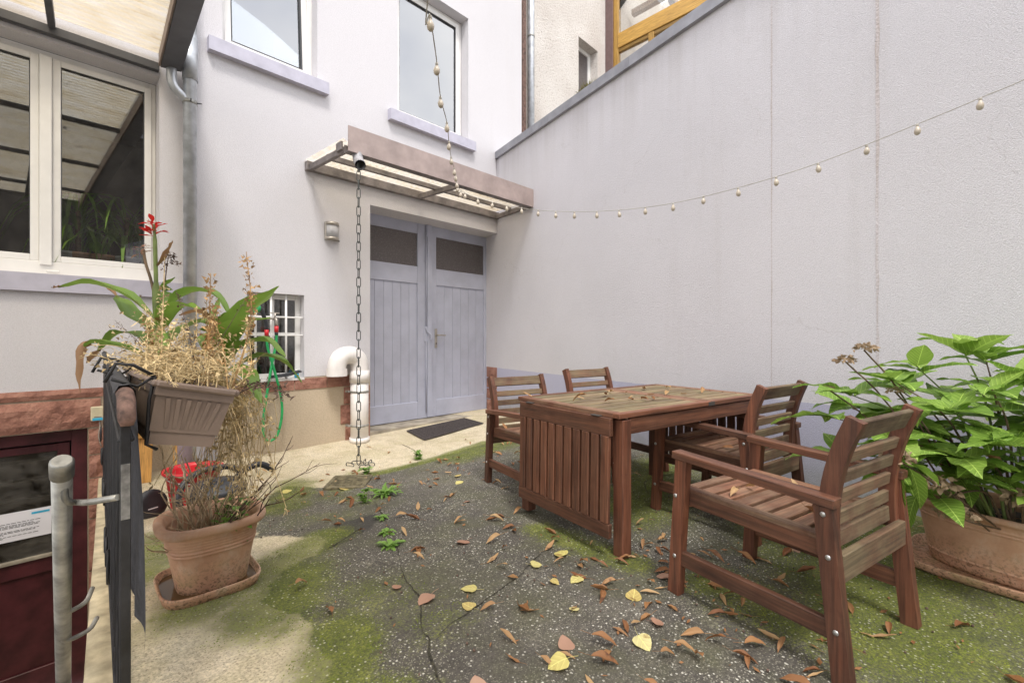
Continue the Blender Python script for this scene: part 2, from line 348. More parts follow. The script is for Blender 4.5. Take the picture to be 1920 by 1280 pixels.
def ramp_fine(n, l, f):
    r = ramp(n, [(.34, (.30, .30, .30)), (.64, (1.5, 1.5, 1.5))]); l.new(f, r.inputs[0]); return r.outputs[0]
def groundmat():
    m, n, l, b = mat('courtyard_concrete')
    v = coords(n, l)
    def at(nm):
        a = n.new('ShaderNodeAttribute'); a.attribute_name = nm; return a.outputs['Fac']
    big = noise(n, l, v, 1.4, 7, .6); mid = noise(n, l, v, 7, 6, .62); fine = noise(n, l, v, 95, 4, .7)
    # dark, exposed-aggregate concrete
    r = ramp(n, [(.3, (.052, .046, .039)), (.55, (.100, .089, .074)), (.8, (.185, .168, .135))]); l.new(math_(n, l, 'ADD', math_(n, l, 'MULTIPLY', big, .55), math_(n, l, 'MULTIPLY', mid, .45)), r.inputs[0])
    dark = r.outputs[0]
    def specks(scale, thr, soft, keep):
        vo = n.new('ShaderNodeTexVoronoi'); vo.inputs['Scale'].default_value = scale; vo.inputs['Randomness'].default_value = 1.0; l.new(v, vo.inputs['Vector'])
        s = ramp(n, [(thr, (1, 1, 1)), (thr + soft, (0, 0, 0))]); l.new(vo.outputs['Distance'], s.inputs[0])
        hs = n.new('ShaderNodeSeparateColor'); l.new(vo.outputs['Color'], hs.inputs[0])
        return math_(n, l, 'MULTIPLY', s.outputs[0], math_(n, l, 'GREATER_THAN', hs.outputs[0], keep))
    sk = ramp(n, [(.38, (.25, .25, .25)), (.62, (1, 1, 1))]); l.new(noise(n, l, v, 2.2, 5), sk.inputs[0])
    s1 = math_(n, l, 'MULTIPLY', specks(130, .30, .10, .35), sk.outputs[0])
    s2 = math_(n, l, 'MULTIPLY', specks(62, .22, .07, .55), math_(n, l, 'ADD', sk.outputs[0], .25, True))
    dark = mixc(n, l, math_(n, l, 'MULTIPLY', s1, .80), dark, (.40, .375, .30))
    dark = mixc(n, l, math_(n, l, 'MULTIPLY', s2, .95), dark, (.72, .69, .60))
    lw = ramp(n, [(.56, (0, 0, 0)), (.66, (1, 1, 1))]); l.new(math_(n, l, 'ADD', math_(n, l, 'MULTIPLY', noise(n, l, v, 2.3, 6, .7), .6), math_(n, l, 'MULTIPLY', noise(n, l, v, 55, 4, .7), .4)), lw.inputs[0])
    dark = mixc(n, l, math_(n, l, 'MULTIPLY', lw.outputs[0], .60), dark, (.36, .34, .25))
    # pale screed
    r2 = ramp(n, [(.3, (.42, .35, .23)), (.5, (.60, .515, .37)), (.72, (.69, .615, .475))]); l.new(math_(n, l, 'ADD', math_(n, l, 'MULTIPLY', big, .5), math_(n, l, 'MULTIPLY', mid, .5)), r2.inputs[0])
    pale = mixc(n, l, math_(n, l, 'MULTIPLY', specks(95, .24, .10, .55), .65), r2.outputs[0], (.19, .155, .11))
    warp = math_(n, l, 'MULTIPLY', math_(n, l, 'SUBTRACT', math_(n, l, 'ADD', math_(n, l, 'MULTIPLY', noise(n, l, v, 4, 8, .72), .7), math_(n, l, 'MULTIPLY', noise(n, l, v, 24, 5, .7), .3)), .5), 1.25)
    def soft(att, lo, hi, wf=1.0):
        k = n.new('ShaderNodeMapRange'); k.interpolation_type = 'SMOOTHSTEP'; k.inputs['From Min'].default_value = lo; k.inputs['From Max'].default_value = hi
        l.new(math_(n, l, 'ADD', att, math_(n, l, 'MULTIPLY', warp, wf)), k.inputs[0]); return k.outputs[0]
    ol = ramp(n, [(.44, (0, 0, 0)), (.66, (1, 1, 1))]); l.new(noise(n, l, v, 2.6, 8, .7), ol.inputs[0])
    pale = mixc(n, l, math_(n, l, 'MULTIPLY', ol.outputs[0], .42), pale, (.40, .36, .18))
    dark = mixc(n, l, math_(n, l, 'MULTIPLY', ol.outputs[0], .42), dark, (.115, .12, .045))
    wt = ramp(n, [(.52, (0, 0, 0)), (.70, (1, 1, 1))]); l.new(noise(n, l, v, 1.1, 7, .68), wt.inputs[0])
    dark = mixc(n, l, math_(n, l, 'MULTIPLY', wt.outputs[0], .55), dark, (.052, .046, .040))
    col = mixc(n, l, soft(at('pale'), .46, .54, .62), dark, pale)
    # damp stain, then algae and moss
    col = mixc(n, l, math_(n, l, 'MULTIPLY', soft(at('damp'), .35, .65), .8), col, (.035, .032, .029))
    mo = ramp(n, [(.3, (.042, .060, .008)), (.55, (.135, .155, .018)), (.78, (.34, .345, .065))]); l.new(math_(n, l, 'ADD', math_(n, l, 'MULTIPLY', mid, .6), math_(n, l, 'MULTIPLY', fine, .4)), mo.inputs[0])
    mk = math_(n, l, 'MULTIPLY', soft(math_(n, l, 'ADD', at('moss'), math_(n, l, 'MULTIPLY', math_(n, l, 'SUBTRACT', fine, .5), 1.0)), .30, .85, .95), math_(n, l, 'ADD', .55, math_(n, l, 'MULTIPLY', fine, .7)), True)
    col = mixc(n, l, math_(n, l, 'MULTIPLY', mk, .90), col, mo.outputs[0])
    col = mixc(n, l, math_(n, l, 'MULTIPLY', s2, math_(n, l, 'MULTIPLY', mk, .55)), col, (.62, .60, .46))
    col = mixc(n, l, math_(n, l, 'MULTIPLY', soft(at('crack'), .55, .8, .35), .85), col, (.028, .026, .018))
    col = mixc(n, l, .55, col, mixc(n, l, 1.0, col, ramp_fine(n, l, fine), 'MULTIPLY'))
    l.new(col, b.inputs['Base Color']); b.inputs['Roughness'].default_value = .86
    h = math_(n, l, 'ADD', math_(n, l, 'MULTIPLY', fine, .7), math_(n, l, 'ADD', mid, math_(n, l, 'MULTIPLY', s2, .5)))
    h = math_(n, l, 'SUBTRACT', h, math_(n, l, 'MULTIPLY', at('crack'), 1.2))
    bump(n, l, b, h, .7, .012)
    return m
M['ground'] = groundmat()

# ------------------------------------------------------------------ mesh helpers
def V(*a): return Vector(a)
class MB:
    def __init__(s): s.v = []; s.f = []; s.sm = []
    def add(s, vs, fs, smooth=False):
        o = len(s.v); s.v += [tuple(x) for x in vs]; s.f += [tuple(i + o for i in f) for f in fs]; s.sm += [smooth] * len(fs); return s
    def box(s, lo, hi):
        x0, y0, z0 = lo; x1, y1, z1 = hi
        return s.add([(x0, y0, z0), (x1, y0, z0), (x1, y1, z0), (x0, y1, z0), (x0, y0, z1), (x1, y0, z1), (x1, y1, z1), (x0, y1, z1)],
                     [(0, 3, 2, 1), (4, 5, 6, 7), (0, 1, 5, 4), (1, 2, 6, 5), (2, 3, 7, 6), (3, 0, 4, 7)])
    def cbox(s, lo, hi, c=.003):
        x = (lo[0], hi[0]); y = (lo[1], hi[1]); z = (lo[2], hi[2]); vs = []; ix = {}
        for i in (0, 1):
            for j in (0, 1):
                for k in (0, 1):
                    sx, sy, sz = (1, -1)[i] * c, (1, -1)[j] * c, (1, -1)[k] * c
                    ix[i, j, k, 0] = len(vs); vs.append((x[i], y[j] + sy, z[k] + sz))
                    ix[i, j, k, 1] = len(vs); vs.append((x[i] + sx, y[j], z[k] + sz))
                    ix[i, j, k, 2] = len(vs); vs.append((x[i] + sx, y[j] + sy, z[k]))
        q = [(0, 0), (1, 0), (1, 1), (0, 1)]; fs = []
        def key(ax, a, b, c_): t = [0, 0, 0]; t[ax] = a; o = [i for i in range(3) if i != ax]; t[o[0]] = b; t[o[1]] = c_; return tuple(t)
        for ax in range(3):
            for e in (0, 1):
                fs.append(tuple(ix[key(ax, e, a, b_) + (ax,)] for a, b_ in q))
            o = [i for i in range(3) if i != ax]
            for a in (0, 1):
                for b_ in (0, 1):
                    k0, k1 = key(ax, 0, a, b_), key(ax, 1, a, b_)
                    fs.append((ix[k0 + (o[0],)], ix[k1 + (o[0],)], ix[k1 + (o[1],)], ix[k0 + (o[1],)]))
        for i in (0, 1):
            for j in (0, 1):
                for k in (0, 1): fs.append((ix[i, j, k, 0], ix[i, j, k, 1], ix[i, j, k, 2]))
        return s.add(vs, fs)
    def beam(s, p0, p1, w, h, up=(0, 0, 1), c=0):
        p0, p1 = Vector(p0), Vector(p1); d = p1 - p0; L = d.length; x = d / L; z = Vector(up); y = z.cross(x)
        if y.length < 1e-5: y = Vector((0, 1, 0)).cross(x)
        y.normalize(); z = x.cross(y); t = MB()
        (t.cbox if c else t.box)(*(((0, -w / 2, -h / 2), (L, w / 2, h / 2)) + ((c,) if c else ())))
        return s.add([p0 + x * a + y * b + z * e for a, b, e in t.v], t.f)
    def tube(s, pts, r, n=8, caps=True, closed=False, smooth=True):
        P = [Vector(p) for p in pts]; m = len(P); rr = r if isinstance(r, (list, tuple)) else [r] * m
        vs = []; prev = None
        for i, p in enumerate(P):
            if closed: t = P[(i + 1) % m] - P[i - 1]
            else: t = P[min(i + 1, m - 1)] - P[max(i - 1, 0)]
            if t.length < 1e-9: t = Vector((0, 0, 1))
            t.normalize()
            if prev is None:
                a = Vector((0, 0, 1)) if abs(t.z) < .9 else Vector((1, 0, 0))
                u = t.cross(a).normalized()
            else:
                u = prev - t * prev.dot(t)
                u = u.normalized() if u.length > 1e-6 else t.orthogonal().normalized()
            prev = u; q = t.cross(u)
            for k in range(n):
                a = 2 * math.pi * k / n; vs.append(p + (u * math.cos(a) + q * math.sin(a)) * rr[i])
        fs = []
        for i in range(m if closed else m - 1):
            j = (i + 1) % m
            for k in range(n): fs.append((i * n + k, i * n + (k + 1) % n, j * n + (k + 1) % n, j * n + k))
        s.add(vs, fs, smooth)
        if caps and not closed:
            s.add(vs[:n], [tuple(range(n))[::-1]]); s.add(vs[-n:], [tuple(range(n))])
        return s
    def lathe(s, prof, n=32, sx=1.0, sy=1.0, e=2.0, center=(0, 0, 0), smooth=True):
        vs = []; fs = []
        for (r, z) in prof:
            for k in range(n):
                a = 2 * math.pi * k / n; ca, sa = math.cos(a), math.sin(a)
                kx = math.copysign(abs(ca) ** (2 / e), ca); ky = math.copysign(abs(sa) ** (2 / e), sa)
                vs.append((center[0] + (r + sx) * kx if sx != 1.0 or sy != 1.0 else center[0] + r * kx, center[1] + (r + sy) * ky if sx != 1.0 or sy != 1.0 else center[1] + r * ky, center[2] + z))
        for i in range(len(prof) - 1):
            for k in range(n): fs.append((i * n + k, i * n + (k + 1) % n, (i + 1) * n + (k + 1) % n, (i + 1) * n + k))
        return s.add(vs, fs, smooth)
    def disc(s, c, r, nrm=(0, 0, 1), n=12):
        c = Vector(c); nz = Vector(nrm).normalized(); u = nz.orthogonal().normalized(); q = nz.cross(u)
        return s.add([c + (u * math.cos(2 * math.pi * k / n) + q * math.sin(2 * math.pi * k / n)) * r for k in range(n)], [tuple(range(n))])
    def cyl(s, p0, p1, r, n=12, smooth=True): return s.tube([p0, p1], r, n, True, False, smooth)
    def grid(s, fn, nu, nv, smooth=True):
        vs = [fn(i / nu, j / nv) for i in range(nu + 1) for j in range(nv + 1)]
        return s.add(vs, [(i * (nv + 1) + j, (i + 1) * (nv + 1) + j, (i + 1) * (nv + 1) + j + 1, i * (nv + 1) + j + 1) for i in range(nu) for j in range(nv)], smooth)
    def ball(s, c, r, n=10, m=7, sz=1.0):
        c = Vector(c)
        return s.grid(lambda u, v: c + Vector((r * math.sin(math.pi * v) * math.cos(2 * math.pi * u), r * math.sin(math.pi * v) * math.sin(2 * math.pi * u), r * sz * math.cos(math.pi * v))), n, m)
    def mesh(s, name, mt, fix=True):
        me = bpy.data.meshes.new(name); me.from_pydata(s.v, [], s.f); me.polygons.foreach_set('use_smooth', s.sm)
        if fix:
            bm = bmesh.new(); bm.from_mesh(me); bmesh.ops.remove_doubles(bm, verts=bm.verts, dist=1e-5); bmesh.ops.recalc_face_normals(bm, faces=bm.faces); bm.to_mesh(me); bm.free()
        me.materials.append(M[mt] if isinstance(mt, str) else mt); me.update(); return me
    def build(s, name, mt, parent=None, fix=True, **k): return link(name, s.mesh(name, mt, fix), parent, **k)

def link(name, me, parent=None, loc=None, rot=None, scale=None, mx=None):
    o = bpy.data.objects.new(name, me); COL.objects.link(o)
    if parent is not None: o.parent = parent
    if loc is not None: o.location = loc
    if rot is not None: o.rotation_euler = rot
    if scale is not None: o.scale = scale if hasattr(scale, '__len__') else (scale,) * 3
    if mx is not None: o.matrix_basis = mx
    return o
def tag(o, label, cat, group=None):
    o['label'] = label; o['category'] = cat
    if group: o['group'] = group
    return o
def thing(name, label, cat, loc=(0, 0, 0), rz=0, group=None):
    o = link(name, None, None, loc, (0, 0, rz)); o.empty_display_size = .1; return tag(o, label, cat, group)
def struct(o): o['kind'] = 'structure'; return o
def stuff(o): o['kind'] = 'stuff'; return o
_pc = {}
def plank(name, p0, p1, wd, th, parent, mt='woodx', up=(0, 0, 1), c=.003):
    """one board: long axis on its own X, so that the grain follows it"""
    p0, p1 = Vector(p0), Vector(p1); d = p1 - p0; L = d.length; x = d / L
    y = Vector(up).cross(x); y = y.normalized() if y.length > 1e-5 else Vector((0, 1, 0)); z = x.cross(y)
    k = (round(L, 4), wd, th, c, mt)
    if k not in _pc: _pc[k] = MB().cbox((-L / 2, -wd / 2, -th / 2), (L / 2, wd / 2, th / 2), c).mesh(name, mt)
    m = Matrix((x, y, z)).transposed().to_4x4(); m.translation = (p0 + p1) / 2
    return link(name, _pc[k], parent, mx=m)
def spline(pts, n):
    P = [Vector(p) for p in pts]; P = [P[0] * 2 - P[1]] + P + [P[-1] * 2 - P[-2]]; out = []
    m = len(P) - 3
    for i in range(n + 1):
        t = i / n * m; k = min(int(t), m - 1); t -= k; a, b, c, d = P[k:k + 4]
        out.append(.5 * ((2 * b) + (c - a) * t + (2 * a - 5 * b + 4 * c - d) * t * t + (3 * b - a - 3 * c + d) * t ** 3))
    return out
def sstep(a, b, x):
    t = min(1, max(0, (x - a) / (b - a))); return t * t * (3 - 2 * t)
def gz(x, y): return -.15 * math.exp(-(((x - 1.85) / 2.2) ** 2 + ((y - 4.0) / 1.5) ** 2)) - .08 * sstep(2.5, 5.2, y)

# ------------------------------------------------------------------ the plan of the courtyard (metres)
YF, YD = 5.328, 5.683                                # facade plane, door plane
WD = Vector((.244, .970, 0)).normalized()            # run of the boundary wall
W0 = Vector((3.912, .737, 0)); WN = Vector((-WD.y, WD.x, 0))   # a point of it, its normal towards the court
def wallpt(y, z=0, off=0): t = (y - W0.y) / WD.y; p = W0 + WD * t + WN * off; return Vector((p.x, p.y, z))
def pitx(y): return .295 + (.083 - .295) * (5.27 - y) / (5.27 - 2.08)   # right edge of the cellar stairwell
PY0 = 1.25                                           # where the stairwell begins

# ------------------------------------------------------------------ ground
def poly_d(px, py, poly):
    ins = False; d = 1e9; n = len(poly)
    for i in range(n):
        x0, y0 = poly[i]; x1, y1 = poly[(i + 1) % n]
        if (y0 > py) != (y1 > py) and px < (x1 - x0) * (py - y0) / (y1 - y0) + x0: ins = not ins
        t = max(0, min(1, ((px - x0) * (x1 - x0) + (py - y0) * (y1 - y0)) / ((x1 - x0) ** 2 + (y1 - y0) ** 2)))
        d = min(d, math.hypot(px - x0 - t * (x1 - x0), py - y0 - t * (y1 - y0)))
    return d if ins else -d
def line_d(px, py, pl):
    d = 1e9
    for i in range(len(pl) - 1):
        x0, y0 = pl[i]; x1, y1 = pl[i + 1]
        t = max(0, min(1, ((px - x0) * (x1 - x0) + (py - y0) * (y1 - y0)) / ((x1 - x0) ** 2 + (y1 - y0) ** 2)))
        d = min(d, math.hypot(px - x0 - t * (x1 - x0), py - y0 - t * (y1 - y0)))
    return d
DARK = [(1.00, 3.5), (1.45, 4.3), (1.68, 3.9), (2.2, 4.02), (2.63, 3.97), (3.52, 3.95), (9, 4.0), (9, -60), (.25, -60), (.45, .4), (.60, 1.40), (.69, 1.68), (.72, 1.93), (.62, 2.1), (.78, 2.34), (1.0, 2.42), (1.12, 2.62), (1.0, 2.9), (.86, 3.0)]
DAMP = [(1.03, 2.42), (1.09, 2.65), (1.31, 2.84), (1.55, 2.82), (1.45, 2.62), (1.21, 2.48)]
MOSSL = [([(.42, 2.28), (.73, 2.42), (1.15, 2.66)], .17, .95), ([(.62, 2.0), (.80, 2.25)], .22, .95), ([(.36, 2.85), (.45, 3.5)], .20, .8), ([(.60, 1.35), (.78, 1.66)], .16, 1.0),
         ([(.55, .6), (.66, 1.25)], .2, .9), ([(2.1, 4.0), (2.63, 3.93), (3.6, 3.98)], .085, 1.05), ([(3.0, 3.75), (4.2, 3.7)], .28, .8), ([(2.7, 1.5), (3.7, 1.85)], .38, .85), ([(3.4, 2.3), (3.6, 3.0)], .5, .6),
         ([(1.2, 3.6), (1.55, 4.25)], .25, .75), ([(3.7, .4), (2.9, .35), (2.3, .15)], .42, .95), ([(2.5, .5), (3.4, .9)], .35, .7), ([(2.0, 1.15), (2.02, 1.75)], .13, .85), ([(2.6, -.5), (3.2, -1.4)], .6, .9),
         ([(2.0, .2), (2.1, .75)], .24, .75), ([(1.7, 3.2), (1.6, 3.6)], .22, .55), ([(1.0, 1.9), (1.05, 1.5)], .25, .5), ([(.1, 1.6), (.28, 4.8)], .07, .7), ([(2.05, 4.15), (1.75, 3.72)], .16, .6), ([(4.8, 4.1), (3.8, 0)], .12, .7), ([(1.3, 3.0), (1.0, 3.3)], .3, .45)]
CRACKS = [[(1.69, 3.11), (1.52, 2.65), (1.37, 2.29), (1.30, 2.13), (1.17, 1.86), (1.13, 1.72), (1.09, 1.61), (.99, 1.45), (.97, 1.39), (.88, 1.18), (.84, .7)], [(1.98, 1.58), (1.70, 1.52), (1.52, 1.46), (1.37, 1.44), (1.2, 1.42), (1.01, 1.39)], [(2.73, 3.95), (2.9, 4.4), (2.95, 4.75)], [(3.0, 1.6), (3.3, 1.75), (3.7, 1.62)], [(1.02, 2.42), (1.35, 2.62)]]
def build_ground():
    def axis(lo, hi, st, out):
        a = []; x = lo
        while x < hi - 1e-6: a.append(x); x += st
        return [-o for o in out[::-1]] + a + [hi] + out
    xs = [-60, -25, -8, -3, -1.2, -.6] + [i * .035 for i in range(-6, 150)] + [5.5, 7, 12, 30, 60]
    ys = [-60, -25, -8, -4, -2.5, -1.6] + [-1.2 + i * .035 for i in range(0, 197)] + [5.9, 8, 20, 60]
    vs = []; idx = {}; A = {k: [] for k in ('pale', 'damp', 'moss', 'crack')}
    for i, x in enumerate(xs):
        for j, y in enumerate(ys):
            inside = PY0 - .02 < y < 5.75
            xx = x
            if inside and abs(x - pitx(y)) <= .0176: xx = pitx(y)            # snap one column to the stairwell edge
            idx[i, j] = len(vs); bumpy = .006 * mnoise.noise(Vector((xx * 2, y * 2, 3)))
            vs.append((xx, y, gz(xx, y) + (bumpy if -1.5 < x < 6 else 0)))
            near = -.8 < x < 5.6 and -2 < y < 6
            if near:
                wob = .05 * mnoise.noise(Vector((x * 3.1, y * 3.1, 0))) + .025 * mnoise.noise(Vector((x * 9, y * 9, 4)))
                A['pale'].append(.5 - max(-.5, min(.5, (poly_d(x, y, DARK) + wob) / .3)))
                A['damp'].append(.5 + max(-.5, min(.5, (poly_d(x, y, DAMP) + wob * .6) / .12)))
                mo = 0
                for pl, wd, s in MOSSL: mo = max(mo, s * math.exp(-(line_d(x, y, pl) / (wd * 1.18)) ** 2))
                A['moss'].append(mo)
                A['crack'].append(.62 * max(0, 1 - min(line_d(x + wob * .5, y - wob * .4, c) for c in CRACKS) / .06))
            else:
                for k in A: A[k].append(0)
    fs = []
    for i in range(len(xs) - 1):
        for j in range(len(ys) - 1):
            cx = (xs[i] + xs[i + 1]) / 2; cy = (ys[j] + ys[j + 1]) / 2
            if PY0 < cy < 5.6 and -1.2 < cx < pitx(cy) + .035: continue
            if abs(cx - 1.88) < .125 and abs(cy - 3.88) < .14: pass
            fs.append((idx[i, j], idx[i + 1, j], idx[i + 1, j + 1], idx[i, j + 1]))
    me = bpy.data.meshes.new('ground'); me.from_pydata(vs, [], fs); me.polygons.foreach_set('use_smooth', [True] * len(fs))
    for k, a in A.items():
        at = me.attributes.new(k, 'FLOAT', 'POINT'); at.data.foreach_set('value', a)
    me.materials.append(M['ground']); me.update()
    o = link('ground', me); struct(o)
    cm = plain('crack_dirt', (.045, .040, .026), .95, 0, .5, 60)
    rr = random.Random(2)
    for c in CRACKS:
        P = spline([(x, y, 0) for x, y in c], 12 * len(c)); vs = []; fs = []
        for i, p in enumerate(P):
            t = (P[min(i + 1, len(P) - 1)] - P[max(i - 1, 0)]).normalized(); sd_ = Vector((-t.y, t.x, 0)); q = p + sd_ * .012 * mnoise.noise(Vector((p.x * 14, p.y * 14, 7))) + sd_ * rr.gauss(0, .0012); w_ = max(.0002, .0022 + .004 * mnoise.noise(Vector((p.x * 6, p.y * 6, 2))))
            if i in (0, len(P) - 1): w_ = .0008
            for s_ in (-1, 1):
                a = q + sd_ * w_ * s_; vs.append((a.x, a.y, gz(a.x, a.y) + .006 * mnoise.noise(Vector((a.x * 2, a.y * 2, 3))) + .0035))
        for i in range(len(P) - 1): fs.append((2 * i, 2 * i + 1, 2 * i + 3, 2 * i + 2))
        MB().add(vs, fs).build('crack', cm, o, fix=False)
    return o
build_ground()

def build_stairwell():
    mb = MB()
    # side wall under the railing, near wall, left wall, floor and the flight of steps
    n = 12
    for i in range(n):
        y0 = PY0 + (YF - PY0) * i / n; y1 = PY0 + (YF - PY0) * (i + 1) / n
        mb.add([(pitx(y0), y0, -2), (pitx(y1), y1, -2), (pitx(y1), y1, gz(pitx(y1), y1) - .001), (pitx(y0), y0, gz(pitx(y0), y0) - .001)], [(0, 1, 2, 3)])
    mb.add([(-1.2, PY0, -2), (.05, PY0, -2), (.05, PY0, -.002), (-1.2, PY0, -.002)], [(0, 1, 2, 3)])
    mb.add([(-1.2, PY0, -2), (-1.2, YF, -2), (-1.2, YF, -.003), (-1.2, PY0, -.003)], [(0, 1, 2, 3)])
    mb.add([(-1.2, PY0, -1.9), (.4, PY0, -1.9), (.4, YF, -1.9), (-1.2, YF, -1.9)], [(0, 1, 2, 3)])
    for k in range(9):
        y = PY0 + .27 * k; mb.box((-1.19, y, -1.895), (.31, y + .272, -.19 * (k + 1)))
    struct(mb.build('stairwell', 'conc', None, fix=False))
build_stairwell()
def build_kerb():
    mb = MB(); n = 40; rr = random.Random(8)
    def fn(u, v):
        y = PY0 + (YF - .01 - PY0) * u; x = pitx(y) + (-.006, 0.0, .055, .115 + .012 * math.sin(u * 31))[int(round(v * 3))] + (rr.gauss(0, .0006) if v > .2 else 0)
        return (x, y, gz(x, y) + (-.06, .012, .013, -.004)[int(round(v * 3))])
    mb.grid(fn, n, 3); struct(mb.build('stairwell_kerb', 'kerb', None, fix=False))
M['kerb'] = plain('kerb_concrete', (.47, .40, .27), .9, 0, .25, 9, .6)
build_kerb()

# ------------------------------------------------------------------ house
def wall_holes(mb, x0, x1, z0, z1, y, holes):
    xs = sorted({x0, x1, *[h[0] for h in holes], *[h[1] for h in holes]}); zs = sorted({z0, z1, *[h[2] for h in holes], *[h[3] for h in holes]})
    xs = [x for x in xs if x0 <= x <= x1]; zs = [z for z in zs if z0 <= z <= z1]
    for a, b in zip(xs, xs[1:]):
        for c, d in zip(zs, zs[1:]):
            mx_, mz = (a + b) / 2, (c + d) / 2
            if any(h[0] < mx_ < h[1] and h[2] < mz < h[3] for h in holes): continue
            mb.add([(a, y, c), (b, y, c), (b, y, d), (a, y, d)], [(0, 1, 2, 3)])
def reveal(mb, h, y, dp, sides='lrtb'):
    x0, x1, z0, z1 = h
    q = {'l': [(x0, y, z0), (x0, y + dp, z0), (x0, y + dp, z1), (x0, y, z1)], 'r': [(x1, y, z0), (x1, y, z1), (x1, y + dp, z1), (x1, y + dp, z0)],
         't': [(x0, y, z1), (x0, y + dp, z1), (x1, y + dp, z1), (x1, y, z1)], 'b': [(x0, y, z0), (x1, y, z0), (x1, y + dp, z0), (x0, y + dp, z0)]}
    for s in sides: mb.add(q[s], [(0, 1, 2, 3)])
house = thing('town_house', 'white rendered house with grey double door, tall windows and red sandstone plinth', 'house', (0, 0, 0))
H_U1 = (1.228, 2.184, 4.09, 5.95); H_U2 = (3.247, 4.465, 4.09, 5.954); H_L = (-2.2, .719, 1.63, 3.535); H_B = (1.452, 2.036, .65, 1.59)
H_D = (2.849, 5.30, -.16, 2.79); H_C = (-.95, .23, -1.93, .33)
ZP = .66
mb = MB(); hol = [H_U1, H_U2, H_L, H_B, H_D]
wall_holes(mb, -4.5, 5.646, ZP, 8.6, YF, hol)
mb.add([(5.646, YF, 0), (5.646, 7.5, 0), (5.646, 7.5, 8.6), (5.646, YF, 8.6)], [(0, 1, 2, 3)])
for h, dp, s in ((H_U1, .17, 'lrtb'), (H_U2, .17, 'lrtb'), (H_L, .20, 'lrtb'), (H_B, .13, 'lrtb')): reveal(mb, h, YF, dp, s)
reveal(mb, (2.849, 5.30, ZP, 2.79), YF, .42, 'lt')
wl_ = mb.build('wall', 'render', house, fix=False)
mb = MB(); wall_holes(mb, -4.5, 5.35, -2.0, ZP, YF + .004, [H_D, H_C, (1.452, 2.036, .6, 1)])
reveal(mb, (2.849, 5.30, -.16, ZP), YF, .42, 'l'); reveal(mb, H_C, YF, .25, 'lrt')
mb.build('plinth', 'plinth', house, fix=False)

def stone(x0, x1, z0, z1, proud=.02, y=YF, rough=.012, parent=house, seed=0, yf=None):
    """roughly dressed sandstone block with an uneven face"""
    nx = max(2, int((x1 - x0) / .06)); nz = max(2, int((z1 - z0) / .05)); g = .004
    x0 += g; x1 -= g; z0 += g; z1 -= g
    mb = MB()
    def fn(u, v):
        x = x0 + (x1 - x0) * u; z = z0 + (z1 - z0) * v
        e = min(u * nx, (1 - u) * nx, v * nz, (1 - v) * nz)
        d = proud * min(1, .35 + e * .65) + rough * mnoise.noise(Vector((x * 9 + seed, z * 11, seed))) * min(1, e + .3)
        return (x, y - d, z)
    mb.grid(fn, nx, nz, False)
    rim = [fn(i / nx, 0) for i in range(nx + 1)] + [fn(1, j / nz) for j in range(1, nz + 1)] + [fn(1 - i / nx, 1) for i in range(1, nx + 1)] + [fn(0, 1 - j / nz) for j in range(1, nz)]
    back = [(p[0], y + .03, p[2]) for p in rim]; n = len(rim)
    mb.add(rim + back, [(i, (i + 1) % n, n + (i + 1) % n, n + i) for i in range(n)])
    return mb.build('sandstone_block', 'stone', parent)
k = 0
for a, b in ((-2.4, -1.35), (-1.35, -.42), (-.42, .33)): stone(a, b, .592, .677, .02, seed=k); k += 1
for a, b in ((-2.2, -1.1), (-1.1, .315)): stone(a, b, .335, .585, .028, rough=.022, seed=k); k += 1
for z0, z1 in ((.10, .325), (-.10, .095), (-.45, -.105), (-.9, -.455), (-1.4, -.905), (-1.9, -1.405)):
    stone(.232, .335 + .02 * (k % 2), z0, z1, .02, seed=k); k += 1
for a, b in ((.345, .95), (.95, 1.44), (1.44, 1.93), (1.93, 2.30), (2.30, 2.585)): stone(a, b, .515, .648, .013, rough=.005, seed=k); k += 1
for z0, z1, a in ((.30, .51, 2.50), (.06, .295, 2.46), (-.17, .055, 2.52)): stone(a, 2.845, z0, z1, .014, seed=k); k += 1
# rough stone foot of the door jamb against the boundary wall
for z0, z1 in ((-.13, .09), (.10, .27), (.28, .44), (.45, .63)):
    p0 = wallpt(YF - .004, 0, .002); p1 = wallpt(YD - .02, 0, .002)
    o = stone(0, (p1 - p0).length, z0, z1, .012, y=0, rough=.012, seed=k, parent=house); k += 1
    o.location = p1; o.rotation_euler = (0, 0, math.atan2(WD.y, WD.x) + math.pi)

def sill(x0, x1, z0, z1, out, parent):
    mb = MB(); y0 = YF - out
    mb.add([(x0, y0, z0), (x1, y0, z0), (x1, YF + .1, z0), (x0, YF + .1, z0), (x0, y0, z1 - .006), (x1, y0, z1 - .006), (x1, YF + .1, z1 + .004), (x0, YF + .1, z1 + .004)],
           [(0, 3, 2, 1), (4, 5, 6, 7), (0, 1, 5, 4), (1, 2, 6, 5), (2, 3, 7, 6), (3, 0, 4, 7)])
    return mb.build('sill', 'sill', parent)
def ring(mb, x0, x1, z0, z1, y0, y1, t, c=.004):
    mb.cbox((x0, y0, z0), (x0 + t, y1, z1), c); mb.cbox((x1 - t, y0, z0), (x1, y1, z1), c)
    mb.cbox((x0 + t, y0 + .001, z0), (x1 - t, y1 - .001, z0 + t), c); mb.cbox((x0 + t, y0 + .001, z1 - t), (x1 - t, y1 - .001, z1), c)
def pane(x0, x1, z0, z1, y, mt, parent):
    return MB().box((x0, y - .003, z0), (x1, y + .003, z1)).build('pane', mt, parent)
